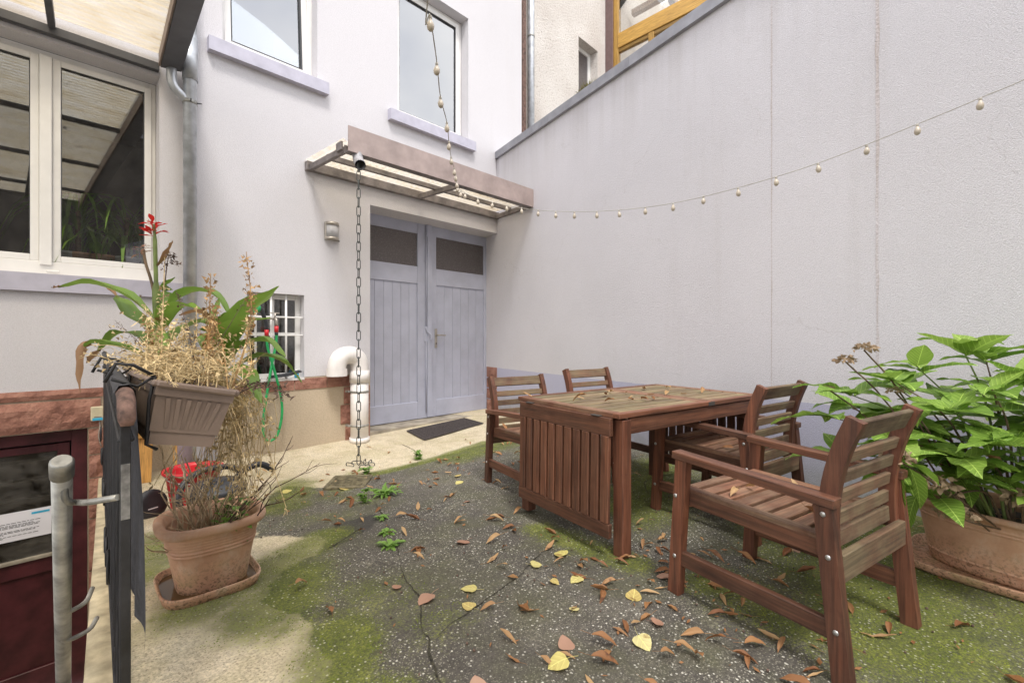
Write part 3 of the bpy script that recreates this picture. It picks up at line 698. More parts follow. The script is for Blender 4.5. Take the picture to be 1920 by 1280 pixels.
def room(x0, x1, z0, z1, y0, dp, parent):
    mb = MB(); q = [(x0, y0, z0), (x1, y0, z0), (x1, y0 + dp, z0), (x0, y0 + dp, z0), (x0, y0, z1), (x1, y0, z1), (x1, y0 + dp, z1), (x0, y0 + dp, z1)]
    mb.add(q, [(0, 1, 2, 3), (4, 7, 6, 5), (1, 5, 6, 2), (2, 6, 7, 3), (3, 7, 4, 0)])
    return mb.build('room', 'room', parent, fix=False)
def window(h, dp, sill_x, sill_z, out, glass, tilt=0):
    x0, x1, z0, z1 = h
    mb = MB(); ring(mb, x0 + .001, x1 - .001, z0 + .02, z1 - .001, YF + dp, YF + dp + .075, .055); wn_ = mb.build('window', 'upvc', house)
    if tilt:
        sash = MB(); ring(sash, 0, x1 - x0 - .10, 0, z1 - z0 - .12, -.045, .02, .068)
        sh = sash.build('sash', 'upvc', wn_); sh.location = (x0 + .05, YF + dp + .03, z0 + .07); sh.rotation_euler = (R_(tilt), 0, 0)
        g = MB().box((.068, -.006, .068), (x1 - x0 - .168, 0, z1 - z0 - .188)).build('pane', glass, wn_); g.location = sh.location; g.rotation_euler = sh.rotation_euler
        gk = MB(); ring(gk, .062, x1 - x0 - .162, .062, z1 - z0 - .182, -.05, -.01, .012); gg = gk.build('gasket', 'gasket', wn_); gg.location = sh.location; gg.rotation_euler = sh.rotation_euler
    else:
        sash = MB(); ring(sash, x0 + .05, x1 - .05, z0 + .07, z1 - .05, YF + dp - .02, YF + dp + .05, .068); sash.build('sash', 'upvc', wn_)
        gk = MB(); ring(gk, x0 + .112, x1 - .112, z0 + .132, z1 - .112, YF + dp - .012, YF + dp + .01, .014); gk.build('gasket', 'gasket', wn_)
        pane(x0 + .118, x1 - .118, z0 + .138, z1 - .118, YF + dp + .012, glass, wn_)
    sill(sill_x[0], sill_x[1], sill_z[0], sill_z[1], out, wn_)
    room(x0 - .3, x1 + .3, z0 - .2, z1 + .2, YF + dp + .08, 2.2, wn_)
    return wn_
window(H_U1, .15, (1.096, 2.291), (3.943, 4.085), .08, 'glass', -4)
window(H_U2, .17, (3.098, 4.556), (3.945, 4.09), .08, 'glass')
# casement left ajar in the left upper window: a second sash swung inward on its hinge
# wide ground-floor window: two fixed panes in one frame, with a broad mullion
dp = .20
mb = MB(); ring(mb, -2.2, .718, 1.64, 3.534, YF + dp, YF + dp + .08, .05)
for x in (-1.0,): mb.cbox((x - .04, YF + dp - .005, 1.69), (x + .04, YF + dp + .07, 3.485), .004)
lw = mb.build('window', 'upvc', house)
for (a, b, f) in ((-2.14, -1.05, .06), (-.95, -.062, .052), (.016, .683, .052)):
    s_ = MB(); ring(s_, a, b, 1.70 + .05, 3.482, YF + dp - .022, YF + dp + .05, f); s_.build('sash', 'upvc', lw)
    g_ = MB(); ring(g_, a + f - .004, b - f + .004, 1.75 + f - .004, 3.482 - f + .004, YF + dp - .012, YF + dp + .012, .010); g_.build('gasket', 'gasket', lw)
    pane(a + f, b - f, 1.75 + f, 3.482 - f, YF + dp + .012, 'glass_low', lw)
MB().cbox((-.061, YF + dp - .05, 1.715), (.015, YF + dp + .03, 3.48), .006).build('mullion', 'upvc', lw)
MB().cbox((-.02, YF + dp - .07, 1.655), (.06, YF + dp - .045, 1.675), .005).build('drain_cap', 'upvc', lw)
MB().cbox((-2.2, YF + dp - .03, 1.632), (.717, YF + dp + .06, 1.748), .004).build('bottom_rail', 'upvc', lw)
sill(-2.4, .905, 1.479, 1.628, .045, lw)
room(-2.6, 1.0, 1.2, 3.9, YF + dp + .09, 3.0, lw)
# barred cellar window
x0, x1, z0, z1 = H_B; y = YF + .115
mb = MB(); ring(mb, x0 + .002, x1 - .002, z0 + .004, z1 - .002, y, y + .05, .055)
mb.cbox((x0 + .05, y + .004, 1.135), (x1 - .05, y + .04, 1.165)); mb.cbox((1.735, y + .003, z0 + .06), (1.757, y + .041, z1 - .06)); bw = mb.build('window', 'upvc', house)
for a, b in ((x0 + .057, 1.735), (1.757, x1 - .057)):
    for c, d in ((z0 + .06, 1.135), (1.165, z1 - .057)): pane(a, b, c, d, y + .02, 'glass_dirty', bw)
for x in (1.545, 1.70, 1.855): MB().cyl((x, YF + .045, z0), (x, YF + .045, z1), .0125, 8).build('bar', 'upvc', bw)
for z in (1.335, 1.135): MB().cbox((x0, YF + .035, z - .009), (x1, YF + .055, z + .009)).build('bar', 'upvc', bw)
MB().box((x0, YF - .01, z0 - .02), (x1, YF + .13, z0 + .002)).build('sill', 'reveal', bw)
room(x0, x1, z0 - .1, z1 + .1, y + .06, 1.2, bw)

# ---- grey double door
def leaf_door(x0, x1, side):
    zb, zt = -.085, 2.80; y0 = YD; t = .045
    d = link('door_leaf', None, house, (0, 0, 0)); d.empty_display_size = .1
    st = .155 if side == 'R' else .165
    def bd(nm, a, b, c, e, dy=0, mt='door'): return MB().cbox((a, y0 + dy, c), (b, y0 + t + dy, e), .004).build(nm, mt, d)
    xl = x0 + (st if side == 'R' else .12); xr = x1 - (.145 if side == 'R' else .165)
    bd('stile', x0, xl, zb, zt); bd('stile', xr, x1, zb, zt)
    bd('rail', xl, xr, 2.64, zt - .001, .002); bd('rail', xl, xr, 1.905, 2.155, .002); bd('rail', xl, xr, zb + .001, .168, .002)
    n = 7 if side == 'L' else 6; w_ = (xr - xl) / n
    for i in range(n): MB().cbox((xl + i * w_ + .0015, y0 + .018, .160), (xl + (i + 1) * w_ - .0015, y0 + .04, 1.912), .004).build('plank', 'door', d)
    MB().box((xl - .02, y0 + .024, 2.145), (xr + .02, y0 + .032, 2.65)).build('pane', 'obscured', d)
    MB().box((xl, y0 + .041, .1), (xr, y0 + .046, 2.0)).build('backing', 'door_dark', d)
    for z in (.06, .5, 2.25, 2.7):
        MB().ball((x1 - .05 if side == 'L' else x0 + .12, y0, z), .007, 6, 4).build('screw', 'door', d)
    return d
dl = leaf_door(2.72, 3.962, 'L'); dr = leaf_door(3.974, 5.25, 'R')
MB().cbox((3.955, YD - .028, -.08), (4.035, YD - .001, 2.79), .006).build('cover_strip', 'door', dr)
es = MB().cyl((3.935, YD - .018, .0), (3.935, YD - .018, 1.06), .009, 8); es.cyl((3.935, YD - .018, 1.25), (3.935, YD - .018, 2.78), .009, 8)
es.tube(spline([(3.935, YD - .018, 2.60), (3.95, YD - .03, 2.68), (3.94, YD - .02, 2.79)], 6), .010, 6); es.build('bolt_rod', 'door', dl)
MB().tube(spline([(3.93, YD - .02, 1.27), (3.945, YD - .035, 1.20), (3.97, YD - .055, 1.17), (4.0, YD - .065, 1.12), (3.985, YD - .06, 1.07)], 12), [.012] * 8 + [.011] * 5, 8).build('latch', 'door', dl)
MB().cbox((3.905, YD - .012, 1.05), (3.965, YD, 1.28), .003).build('keep', 'door', dl)
hp = MB().cbox((4.098, YD - .012, .955), (4.142, YD, 1.245), .003).build('handle_plate', 'steel', dr)
MB().tube(spline([(4.12, YD, 1.148), (4.12, YD - .055, 1.148), (4.15, YD - .06, 1.148), (4.26, YD - .06, 1.146)], 10), .0105, 8).build('handle', 'steel', dr)
MB().cbox((4.112, YD - .0145, 1.005), (4.128, YD - .012, 1.035), .002).build('keyhole', 'gasket', dr)
MB().box((2.6, YD + .047, -.2), (5.4, YD + .06, 2.95)).build('back_panel', 'door_dark', house)
MB().box((2.75, YF + .02, -.2), (5.22, YD + .1, -.093)).build('threshold', 'conc', house)

# ---- cellar door in the stairwell
cdoor = link('cellar_door', None, house, (0, 0, 0)); y = YF + .07
fr_ = MB(); fr_.cbox((-.95, y, -1.9), (-.86, y + .07, .33)); fr_.cbox((.13, y, -1.9), (.229, y + .07, .33)); fr_.cbox((-.86, y + .002, .23), (.13, y + .07, .329)); fr_.build('frame', 'red_door', cdoor)
for a, b, c, d in ((-.85, -.74, -1.88, .215), (.045, .122, -1.88, .215)): MB().cbox((a, y + .022, c), (b, y + .065, d)).build('stile', 'red_door', cdoor)
for c, d in ((.155, .214), (-.84, -.70), (-1.88, -1.62)): MB().cbox((-.74, y + .024, c), (.045, y + .064, d)).build('rail', 'red_door', cdoor)
MB().cbox((-.74, y + .045, -1.62), (.045, y + .058, -.84)).build('panel', 'red_door', cdoor)
MB().cbox((-.74, y + .005, -.715), (.045, y + .045, -.690), .003).build('glazing_bead', 'conc', cdoor)
pane(-.74, .045, -.70, .155, y + .05, 'glass_dirty', cdoor)
for z in (.09, -.06, -.21, -.36, -.51): MB().beam((-.74, y + .085, z), (.045, y + .085, z), .05, .012, (0, .5, 1)).build('blind_slat', 'greypost', cdoor)
MB().box((-.9, y + .2, -1.9), (.2, y + .21, .3)).build('backing', 'gasket', cdoor)

# paper notice behind the cellar door's glass
nt = thing('notice', 'white printed notice with a light blue logo strip, on the cellar door glass', 'notice', (-.235, y + .042, -.42))
MB().box((-.43, 0, -.115), (.245, .002, .115)).build('sheet', 'paper', nt)
MB().box((.13, -.0015, .075), (.235, -.0005, .092)).build('logo_strip', 'ink_blue', nt)
tx = MB(); rnd = random.Random(3)
for i, (z, ww) in enumerate(((.052, .10), (.03, .44), (.014, .40), (.004, .42), (-.006, .43), (-.016, .12), (-.034, .44), (-.044, .41), (-.054, .2), (-.072, .42), (-.082, .17))):
    x = -.18
    while x < -.18 + ww * .8:
        l_ = rnd.uniform(.008, .032); tx.box((x, -.0012, z - .0022), (x + l_, -.0006, z + .0022)); x += l_ + .006
tx.build('text_lines', 'ink', nt)

# small cream alarm box under the lintel
ab = thing('sensor_box', 'small cream plastic box with a blue label on the sandstone', 'sensor', (.285, YF - .032, .46))
MB().cbox((-.04, -.035, -.065), (.04, 0, .055), .006).build('case', plain('cream_plastic', (.62, .55, .38), .5), ab)
MB().box((-.03, -.0365, -.062), (.035, -.035, -.040)).build('label_strip', 'ink_blue', ab)
MB().box((-.02, -.0365, -.036), (.028, -.035, -.030)).build('label_text', 'ink', ab)
MB().tube(spline([(.015, -.01, -.065), (.02, -.012, -.12), (.01, -.004, -.2), (.03, .01, -.3)], 8), .004, 5).build('cable', 'cable', ab)

def house_plant(label, x, kind, seed):
    o = thing('house_plant', label, 'plant', (x, YF + .36, 1.70)); rr = random.Random(seed)
    MB().lathe([(0, 0), (.07, 0), (.095, .15), (.102, .152), (.102, .17), (.088, .17), (.08, .14), (0, .14)], 20).build('pot', 'terracotta' if seed % 2 else 'frost', o)
    if kind == 'spiky':
        for k in range(34):
            a = rr.uniform(0, 6.28); L_ = rr.uniform(.3, .55); h = rr.uniform(.25, .62); d = Vector((math.cos(a), math.sin(a), 0))
            if d.y < -.4: d.y *= .35
            path_leaf('leaf', [Vector((0, 0, h * .8)), d * L_ * .35 + Vector((0, 0, h + .12)), d * L_ * .8 + Vector((0, 0, h - .02)), d * L_ + Vector((0, 0, h - .25))], .030, o, 'leaf_c', 7)
        MB().cyl((0, 0, .1), (0, 0, .55), .02, 8).build('trunk', 'stem_b', o)
    else:
        for k in range(7):
            a = rr.uniform(0, 6.28); r_ = rr.uniform(.02, .09); h = rr.uniform(.25, .45); P = spline([(0, 0, .12), (r_ * math.cos(a), r_ * math.sin(a) * .5, h * .7), (r_ * 1.6 * math.cos(a), r_ * math.sin(a) * .6, h)], 8)
            MB().tube(P, [.008] * 5 + [.022, .030, .026, .010], 8).build('lobe', 'leaf_w', o)
    return o
HOUSE_PLANTS = 1
# ------------------------------------------------------------------ boundary wall on the right
bw_ = thing('boundary_wall', 'long pale grey rendered courtyard wall with a mauve painted foot', 'wall', (0, 0, 0))
mb = MB(); ya, yb = -9, YD + .9; zt = 3.99; p = [wallpt(ya), wallpt(yb), wallpt(yb, 0, -.32), wallpt(ya, 0, -.32)]
vsx = [(q.x, q.y, -.3) for q in p] + [(q.x, q.y, zt) for q in p]
mb.add(vsx, [(0, 3, 2, 1), (4, 5, 6, 7), (0, 1, 5, 4), (1, 2, 6, 5), (2, 3, 7, 6), (3, 0, 4, 7)])
mb.build('wall', 'render_grey', bw_)
ys_ = [-9, -6, -3.4, -1.3, .6, 2.5, 4.2, 5.385]
for i in range(len(ys_) - 1):
    a, b = ys_[i], ys_[i + 1] - .003; mb = MB(); off = .045
    prof = [(off, zt - .008 - .0), (off, zt + .100), (-.40, zt + .125), (-.40, zt - .008), (off - .012, zt - .008)]
    L = [wallpt(a, z, o) for o, z in prof]; Rr = [wallpt(b, z, o) for o, z in prof]; n = 5
    mb.add(L + Rr, [(j, (j + 1) % n, n + (j + 1) % n, n + j) for j in range(n)] + [tuple(range(n))[::-1], tuple(range(n, 2 * n))])
    mb.build('coping', 'coping', bw_)
# faint vertical construction joints with rusty staining
for yj, wd_ in ((1.058, .007), (.388, .012)):
    mb = MB(); vs_j = []; NJ = 150
    for i in range(NJ + 1):
        z = .64 + (3.97 - .64) * i / NJ; e1 = wd_ * (.25 + .55 * (z / 4) + .9 * max(0, mnoise.noise(Vector((yj, z * 5, 0))))); e2 = wd_ * (.25 + .55 * (z / 4) + .9 * max(0, mnoise.noise(Vector((yj + 9, z * 6, 3)))))
        vs_j += [wallpt(yj - e1, z, .0015), wallpt(yj + e2, z, .0015)]
    mb.add(vs_j, [(2 * i, 2 * i + 1, 2 * i + 3, 2 * i + 2) for i in range(NJ)])
    jm, n_, l_, b_ = mat('joint_stain'); v_ = coords(n_, l_, (14, 14, 1.2)); b_.inputs['Roughness'].default_value = .95
    rr_ = ramp(n_, [(.32, (.70, .66, .68)), (.56, (.58, .52, .51)), (.75, (.42, .34, .28))]); l_.new(noise(n_, l_, v_, 1.5, 6, .65), rr_.inputs[0]); l_.new(rr_.outputs[0], b_.inputs['Base Color'])
    bump(n_, l_, b_, noise(n_, l_, coords(n_, l_), 75, 3), .8, .012)
    mb.build('joint', jm, bw_, fix=False)

# ------------------------------------------------------------------ neighbouring house with its timber conservatory
nb = thing('neighbour_house', 'cream roughcast house wall rising behind the boundary wall', 'house', (0, 0, 0))
YN = 6.0; XC = 9.345
hn = (8.19, 8.93, 6.0, 7.76)
mb = MB(); wall_holes(mb, 5.70, 12.5, 0, 10.5, YN, [hn]); reveal(mb, hn, YN, .28, 'lrtb'); mb.build('wall', 'render_rough', nb, fix=False)
mb = MB(); ring(mb, hn[0] + .002, hn[1] - .002, hn[2], hn[3] - .002, YN + .2, YN + .27, .09); nw = mb.build('window', 'upvc', nb)
pane(hn[0] + .09, hn[1] - .09, hn[2] + .09, hn[3] - .09, YN + .235, 'obscured', nw)
MB().cbox((8.1, YN - .05, 5.9), (9.0, YN + .2, 6.0)).build('sill', 'sill', nw)
nd = thing('rainwater_pipe', 'zinc rainwater pipe between the white house and the cream house', 'downpipe', (6.52, YN - .1, 0))
MB().cyl((0, 0, 3.0), (0, 0, 10.3), .065, 14).build('pipe', 'zinc', nd)
for z in (4.6, 6.9, 9.0): MB().cyl((0, 0, z), (0, 0, z + .03), .072, 14).build('clamp', 'galv', nd)
MB().box((-.22, .02, 3), (-.12, .10, 10.3)).build('cover_board', 'rust', nd)
cs = thing('conservatory', 'golden timber framed conservatory above the boundary wall', 'conservatory', (XC, YN, 0))
MB().cbox((-.10, -.20, 5.0), (.02, -.002, 10.2), .005).build('corner_post', 'brownpost', cs)
def cpl(nm, p0, p1, w_, t_, mt='gold', up=(1, 0, 0)): return plank(nm, p0, p1, w_, t_, cs, mt, up, .008)
cpl('post', (0, -.26, 5.6), (0, -.26, 10.2), .13, .12); cpl('rail', (0, -.32, 8.02), (0, -4.6, 8.02), .34, .13)
cpl('rail', (.01, -.32, 7.80), (.01, -4.6, 7.80), .08, .10)
for yy in (-1.15, -2.25, -3.35, -4.45): cpl('post', (0, yy, 5.6), (0, yy, 7.84), .13, .12)
for yy in (-2.4, -4.5): cpl('post', (0, yy, 8.19), (0, yy, 10.2), .13, .12)
for a, b in ((-.34, -1.07), (-1.23, -2.17), (-2.33, -3.27), (-3.43, -4.37)): MB().box((-.004, b, 5.7), (.004, a, 7.78)).build('pane', 'glass_clear', cs)
for a, b in ((-.33, -2.33), (-2.47, -4.43)): MB().box((-.004, b, 8.19), (.004, a, 10.2)).build('pane', 'glass_clear', cs)
MB().add([(2.6, -.1, 5.5), (2.6, -5, 5.5), (2.6, -5, 10.4), (2.6, -.1, 10.4)], [(0, 1, 2, 3)]).build('inner_wall', 'render_rough', cs, fix=False)
for yy in (-1.0, -2.2, -3.4): plank('rafter', (.1, yy, 10.1), (2.55, yy, 8.6), .14, .20, cs, 'beam')
plank('purlin', (1.0, -.1, 9.30), (1.0, -4.8, 9.30), .14, .14, cs, 'beam'); plank('collar_beam', (.1, -1.6, 8.9), (2.5, -1.6, 8.9), .12, .16, cs, 'beam')
wm = thing('wall_moss', 'tuft of brown green moss growing on the coping before the small window', 'moss', (5.9, 4.95, 4.2))
# (placed on the coping edge where the neighbour's small window shows)
wm.location = wallpt(3.22, 4.085, -.06); wm.scale = (1.25, 1.25, 1.0)
mb = MB(); rnd = random.Random(11)
for i in range(260):
    a = rnd.uniform(0, 6.28); r = rnd.random() ** .6 * .14; x, y_ = r * math.cos(a) * .55, r * math.sin(a); h = .16 * (1 - (r / .15) ** 2) * rnd.uniform(.4, 1.1) + .01
    d = Vector((rnd.uniform(-.05, .05), rnd.uniform(-.05, .05), 0)); w1 = .006
    mb.add([(x - w1, y_, -.01), (x + w1, y_, -.01), (x + d.x, y_ + d.y, h)], [(0, 1, 2)])
    mb.add([(x, y_ - w1, -.01), (x, y_ + w1, -.01), (x + d.x * .5, y_ + d.y, h * .8)], [(0, 1, 2)])
mb.build('tuft', plain('dry_moss', (.16, .14, .035), .9, 0, .4, 40), wm, fix=False)

rh = thing('rear_house', 'plain dim house front closing the far end of the court', 'house', (0, 0, 0))
hr1, hr2, hr3 = (-2.6, -1.4, .9, 2.5), (-.9, .1, 0.02, 2.2), (-2.6, -1.4, 3.9, 5.5)
mb = MB(); wall_holes(mb, -6, 4.5, -.1, 7.6, -8.0, [hr1, hr2, hr3]); mb.build('wall', plain('rear_render', (.075, .066, .058), .9, 0, .15, 3), rh, fix=False)
for h in (hr1, hr2, hr3):
    m2 = MB(); ring(m2, h[0], h[1], h[2], h[3], -8.06, -8.0, .07); q_ = m2.build('window', 'upvc', rh); MB().box((h[0], -8.07, h[2]), (h[1], -8.062, h[3])).build('pane', 'gasket', q_)
MB().box((-6.1, -8.6, 7.6), (4.6, -7.9, 7.72)).build('roof_edge', 'coping', rh)

# ------------------------------------------------------------------ canopy over the door
cn = thing('door_canopy', 'brown steel canopy with corrugated plastic roof over the double door', 'canopy', (0, 0, 0))
YC = 4.31; ZB0, ZB1 = 3.03, 2.955                      # wall side, front side (underside)
xr_f = wallpt(YC).x - .01; xr_b = wallpt(YF).x - .01
mb = MB(); mb.box((2.07, YC - .004, 2.955), (xr_f + .04, YC + .006, 3.205)); mb.build('fascia', 'canopy', cn)
mb = MB(); mb.box((2.075, YC + .007, 2.955), (xr_f + .05, YC + .10, 2.963)); mb.box((2.075, YC + .092, 2.963), (xr_f + .06, YC + .10, 3.04)); mb.build('gutter', 'canopy_dark', cn)
plank('wall_rail', (2.04, YF - .035, 3.06), (xr_b + .01, YF - .035, 3.06), .07, .10, cn, 'canopy_dark')
for nm, xa, xb in (('arm', 2.08, 2.08), ('arm', 3.55, 3.55), ('arm', xr_b - .05, xr_f + .0)):
    plank(nm, (xa, YF - .07, 3.035), (xb, YC + .10, 2.99), .045, .065, cn, 'canopy_dark')
plank('purlin', (2.10, 4.88, 3.06), (wallpt(4.88).x - .03, 4.88, 3.06), .045, .055, cn, 'canopy_dark')
mb = MB(); nx = 150
xa, xb = 2.03, 4.98
def csheet(u, v):
    y = YF - .01 + (YC + .06 - YF) * v; x = xa + (min(xb, wallpt(y).x - .01) - xa) * u
    return (x, y, 3.125 - .05 * v + .011 * math.sin(u * 2 * math.pi * 38))
mb.grid(csheet, 38 * 6, 6); mb.build('corrugated_sheet', 'poly', cn, fix=False)
MB().cbox((2.035, YC + .09, 2.985), (2.06, YC + .2, 3.07)).build('end_plate', 'canopy_dark', cn)
sp_ = MB(); sp_.tube([(2.19, YC + .045, 2.965), (2.19, YC + .03, 2.90), (2.165, YC - .06, 2.83), (2.155, YC - .085, 2.81)], [.052, .052, .052, .052], 16, False); sp_.tube([(2.19, YC + .045, 2.965), (2.19, YC + .03, 2.90), (2.165, YC - .06, 2.83), (2.155, YC - .084, 2.811)], .046, 16, False)
sp_.build('spout', 'greypost', cn)

# rain chain
rc = thing('rain_chain', 'dark steel chain hanging from the canopy spout to the ground', 'chain', (2.152, YC - .055, 0))
def link_mesh(hl, w2, r):
    pts = []
    for i in range(5): a = math.pi * i / 4; pts.append((w2 * math.cos(a), 0, hl - w2 + w2 * math.sin(a)))
    for i in range(5): a = math.pi + math.pi * i / 4; pts.append((w2 * math.cos(a), 0, -(hl - w2) + w2 * math.sin(a)))
    return MB().tube(pts, r, 5, False, True).mesh('chain_link', 'chain')
lm = link_mesh(.052, .0185, .0048); pitch = .088; z = 2.80; i = 0; zb = gz(2.15, 4.25)
while z > zb + .05:
    link('chain_link', lm, rc, (0, 0, z), (0, 0, R_(45) + (R_(90) if i % 2 else 0) + random.uniform(-.25, .25))); z -= pitch; i += 1
ringp = [(.02, -.02), (.10, .0), (.17, .06), (.18, .14), (.12, .19), (.03, .18), (-.05, .15)]
for k in range(len(ringp) - 1):
    a, b = ringp[k], ringp[k + 1]
    o = link('chain_link', lm, rc, ((a[0] + b[0]) / 2, (a[1] + b[1]) / 2, gz(2.2, 4.3) + .016), (R_(90), R_(0 if k % 2 else 50), math.atan2(b[1] - a[1], b[0] - a[0])))
    o.rotation_euler = (R_(90) if k % 2 else R_(40), R_(90), math.atan2(b[1] - a[1], b[0] - a[0]))

# ------------------------------------------------------------------ lean-to roof on the left with its gutter
lr = thing('lean_to_roof', 'dark framed corrugated plastic roof over the left window', 'roof', (0, 0, 0))
YO = -1.0
def rx_(y): return .869 - .051 * (5.2 - y)             # right edge, parallel to the stairwell
plank('wall_beam', (-3.2, YF - .04, 3.615), (.71, YF - .04, 3.60), .06, .07, lr, 'anth')
mb = MB(); pr = [(-.155, 3.585), (.0, 3.605), (.0, 3.80), (-.155, 3.80)]
L = [(rx_(YF - .1) + x, YF - .10, z) for x, z in pr]; Rr = [(rx_(YO) + x, YO, z) for x, z in pr]
mb.add(L + Rr, [(j, (j + 1) % 4, 4 + (j + 1) % 4, 4 + j) for j in range(4)] + [(3, 2, 1, 0), (4, 5, 6, 7)]); mb.build('gutter', 'anth', lr)
plank('gutter_lip', (rx_(YF - .1) - .164, YF - .10, 3.65), (rx_(YO) - .164, YO, 3.65), .015, .12, lr, 'brown_pl')
for x in (-.86, -1.95, -3.0): plank('rafter', (rx_(YF - .08) + x, YF - .08, 3.64), (rx_(YO) + x, YO, 3.64), .045, .06, lr, 'anth')
for y_ in (3.55, 1.75, -.05, -.95): plank('purlin', (-3.2, y_, 3.70), (rx_(y_) - .17, y_, 3.70), .05, .05, lr, 'anth')
mb = MB(); mb.grid(lambda u, v: (-3.2 + (rx_(YF - .02 + (YO - YF) * v) - .165 + 3.2) * u, YF - .02 + (YO - YF) * v, 3.738 + .016 * math.sin(v * 2 * math.pi * 84)), 4, 84 * 6); mb.build('corrugated_sheet', 'poly', lr, fix=False)
for x, y_ in ((-3.1, YO + .06), (rx_(YO) - .08, YO + .06)): plank('post', (x, y_, -.02), (x, y_, 3.60), .08, .08, lr, 'anth')
dpz = thing('zinc_downpipe', 'round zinc downpipe on the house wall beside the left window', 'downpipe', (.938, YF - .10, 0))
MB().cyl((0, 0, .9), (0, 0, 8.5), .055, 20).build('pipe', 'zinc', dpz); MB().cyl((0, 0, gz(.94, 5.2) - .02), (0, 0, .9), .058, 20).build('standpipe', 'zinc', dpz)
MB().cyl((0, 0, 3.325), (0, 0, 3.36), .0605, 20).build('collar', 'galv', dpz); MB().cyl((0, 0, 3.55), (0, 0, 3.95), .064, 20).build('sleeve', 'zinc', dpz)
MB().cbox((-.01, -.078, 3.33), (.0, -.056, 3.355), .002).cyl((.05, -.03, 3.3425), (.085, -.05, 3.3425), .006, 6).build('clamp_screw', 'gasket', dpz)
MB().tube(spline([(-.145, -.02, 3.60), (-.145, -.02, 3.50), (-.12, -.015, 3.43), (-.03, 0, 3.36), (.0, 0, 3.33)], 14), .040, 16, False).build('branch', 'zinc', dpz)

# ------------------------------------------------------------------ fittings on the facade
wlp = thing('wall_lamp', 'small curved steel wall lamp with frosted shade left of the door', 'lamp', (2.352, YF, 2.365))
def arcs(r, z0, z1, yo=0, x2=.085):
    mb = MB(); P = []
    for k in range(13):
        a = math.pi * k / 12; P.append((-x2 * math.cos(a), yo - r * math.sin(a)))
    n = len(P); mb.add([(x, y, z0) for x, y in P] + [(x, y, z1) for x, y in P], [(k, k + 1, n + k + 1, n + k) for k in range(n - 1)], True)
    mb.add([(x, y, z0) for x, y in P], [tuple(range(n))]); mb.add([(x, y, z1) for x, y in P], [tuple(range(n))]); return mb
arcs(.085, -.105, -.072).build('lower_band', 'steel', wlp); arcs(.085, .070, .105).build('upper_band', 'steel', wlp)
arcs(.078, -.072, .070, 0, .079).build('shade', 'frost', wlp); MB().cbox((-.087, -.03, -.104), (-.070, 0, .104), .003).build('side_plate', 'steel', wlp)
MB().cbox((-.085, -.006, -.103), (.085, 0, .103), .002).build('back_plate', 'steel', wlp); MB().cyl((.07, -.05, -.115), (.07, -.05, -.104), .008, 8).build('sensor_stud', 'gasket', wlp)

vp = thing('vent_pipe', 'thick white plastic pipe with a downturned elbow beside the door', 'pipe', (2.635, YF - .14, gz(2.63, 5.18)))
zb = .0
MB().cyl((0, 0, -.02), (0, 0, .80), .105, 24).build('pipe', 'pvc', vp); MB().cyl((0, 0, 0), (0, 0, .055), .118, 24).build('foot_collar', 'pvc', vp)
for a, b in ((.72, .86),): MB().cyl((0, 0, a), (0, 0, b), .116, 24).build('socket', 'pvc', vp)
MB().tube(spline([(0, 0, .85), (0, 0, .93), (-.03, 0, 1.01), (-.105, 0, 1.05), (-.19, 0, 1.045), (-.255, 0, 1.0), (-.282, 0, .92), (-.283, 0, .82)], 28), .105, 24, False).build('elbow', 'pvc', vp)
MB().tube([(-.283, 0, .90), (-.283, 0, .81)], .117, 24, False).tube([(-.283, 0, .90), (-.283, 0, .811)], .098, 24, False).build('mouth_socket', 'pvc', vp)
MB().tube([(-.135, 0, 1.05), (-.155, 0, 1.052)], .1085, 24, False).build('seam_ring', 'pvc', vp)
for z in (.19, .60):
    MB().cyl((0, 0, z), (0, 0, z + .022), .110, 24).cbox((-.135, .02, z), (-.10, .10, z + .022)).build('clamp', 'galv', vp)

hs = thing('garden_hose', 'green garden hose looped from the tap at the cellar window', 'hose', (1.655, YF - .06, 0))
def hp_(px): return px
MB().tube(spline([(.055, -.03, 1.165), (.05, -.035, 1.05), (.0, -.05, .8), (-.05, -.06, .5), (-.085, -.06, .2), (-.07, -.06, .06), (-.02, -.05, -.0 + .01), (.06, -.05, .07), (.105, -.05, .28), (.09, -.05, .5), (.02, -.055, .78), (-.04, -.06, 1.0), (-.052, -.065, 1.13)], 90), .0135, 10).build('hose', 'green_hose', hs)
for x, y_, z in ((.055, -.03, 1.165), (-.052, -.065, 1.125)):
    MB().cyl((x, y_, z), (x, y_, z + .065), .021, 10).build('red_coupling', 'red', hs); MB().cyl((x, y_, z - .03), (x, y_, z + .002), .018, 10).build('coupling_nut', 'black_pl', hs)
MB().tube(spline([(-.052, -.065, 1.19), (-.06, -.068, 1.26), (-.085, -.075, 1.34), (-.115, -.085, 1.39), (-.15, -.095, 1.405)], 10), [.018] * 5 + [.022] * 3 + [.034] * 3, 10).build('spray_handle', 'black_pl', hs)
MB().tube([(-.14, -.09, 1.402), (-.165, -.10, 1.408)], [.042, .046], 12).build('spray_head', 'green_hose', hs)
tp = thing('tap', 'small chrome garden tap before the cellar window', 'tap', (1.71, YF - .09, 1.235))
MB().tube(spline([(0, .10, .075), (0, .03, .075), (0, 0, .06), (0, 0, 0)], 10), .016, 10).build('spout', 'steel', tp); MB().cyl((0, .04, .07), (0, .04, .135), .010, 8).build('stem', 'steel', tp); MB().cbox((-.045, .033, .13), (.045, .047, .143), .004).build('cross_handle', 'steel', tp)
wp = thing('water_pipe', 'short white water pipe feeding the tap by the cellar window', 'pipe', (1.36, YF - .02, 1.335))
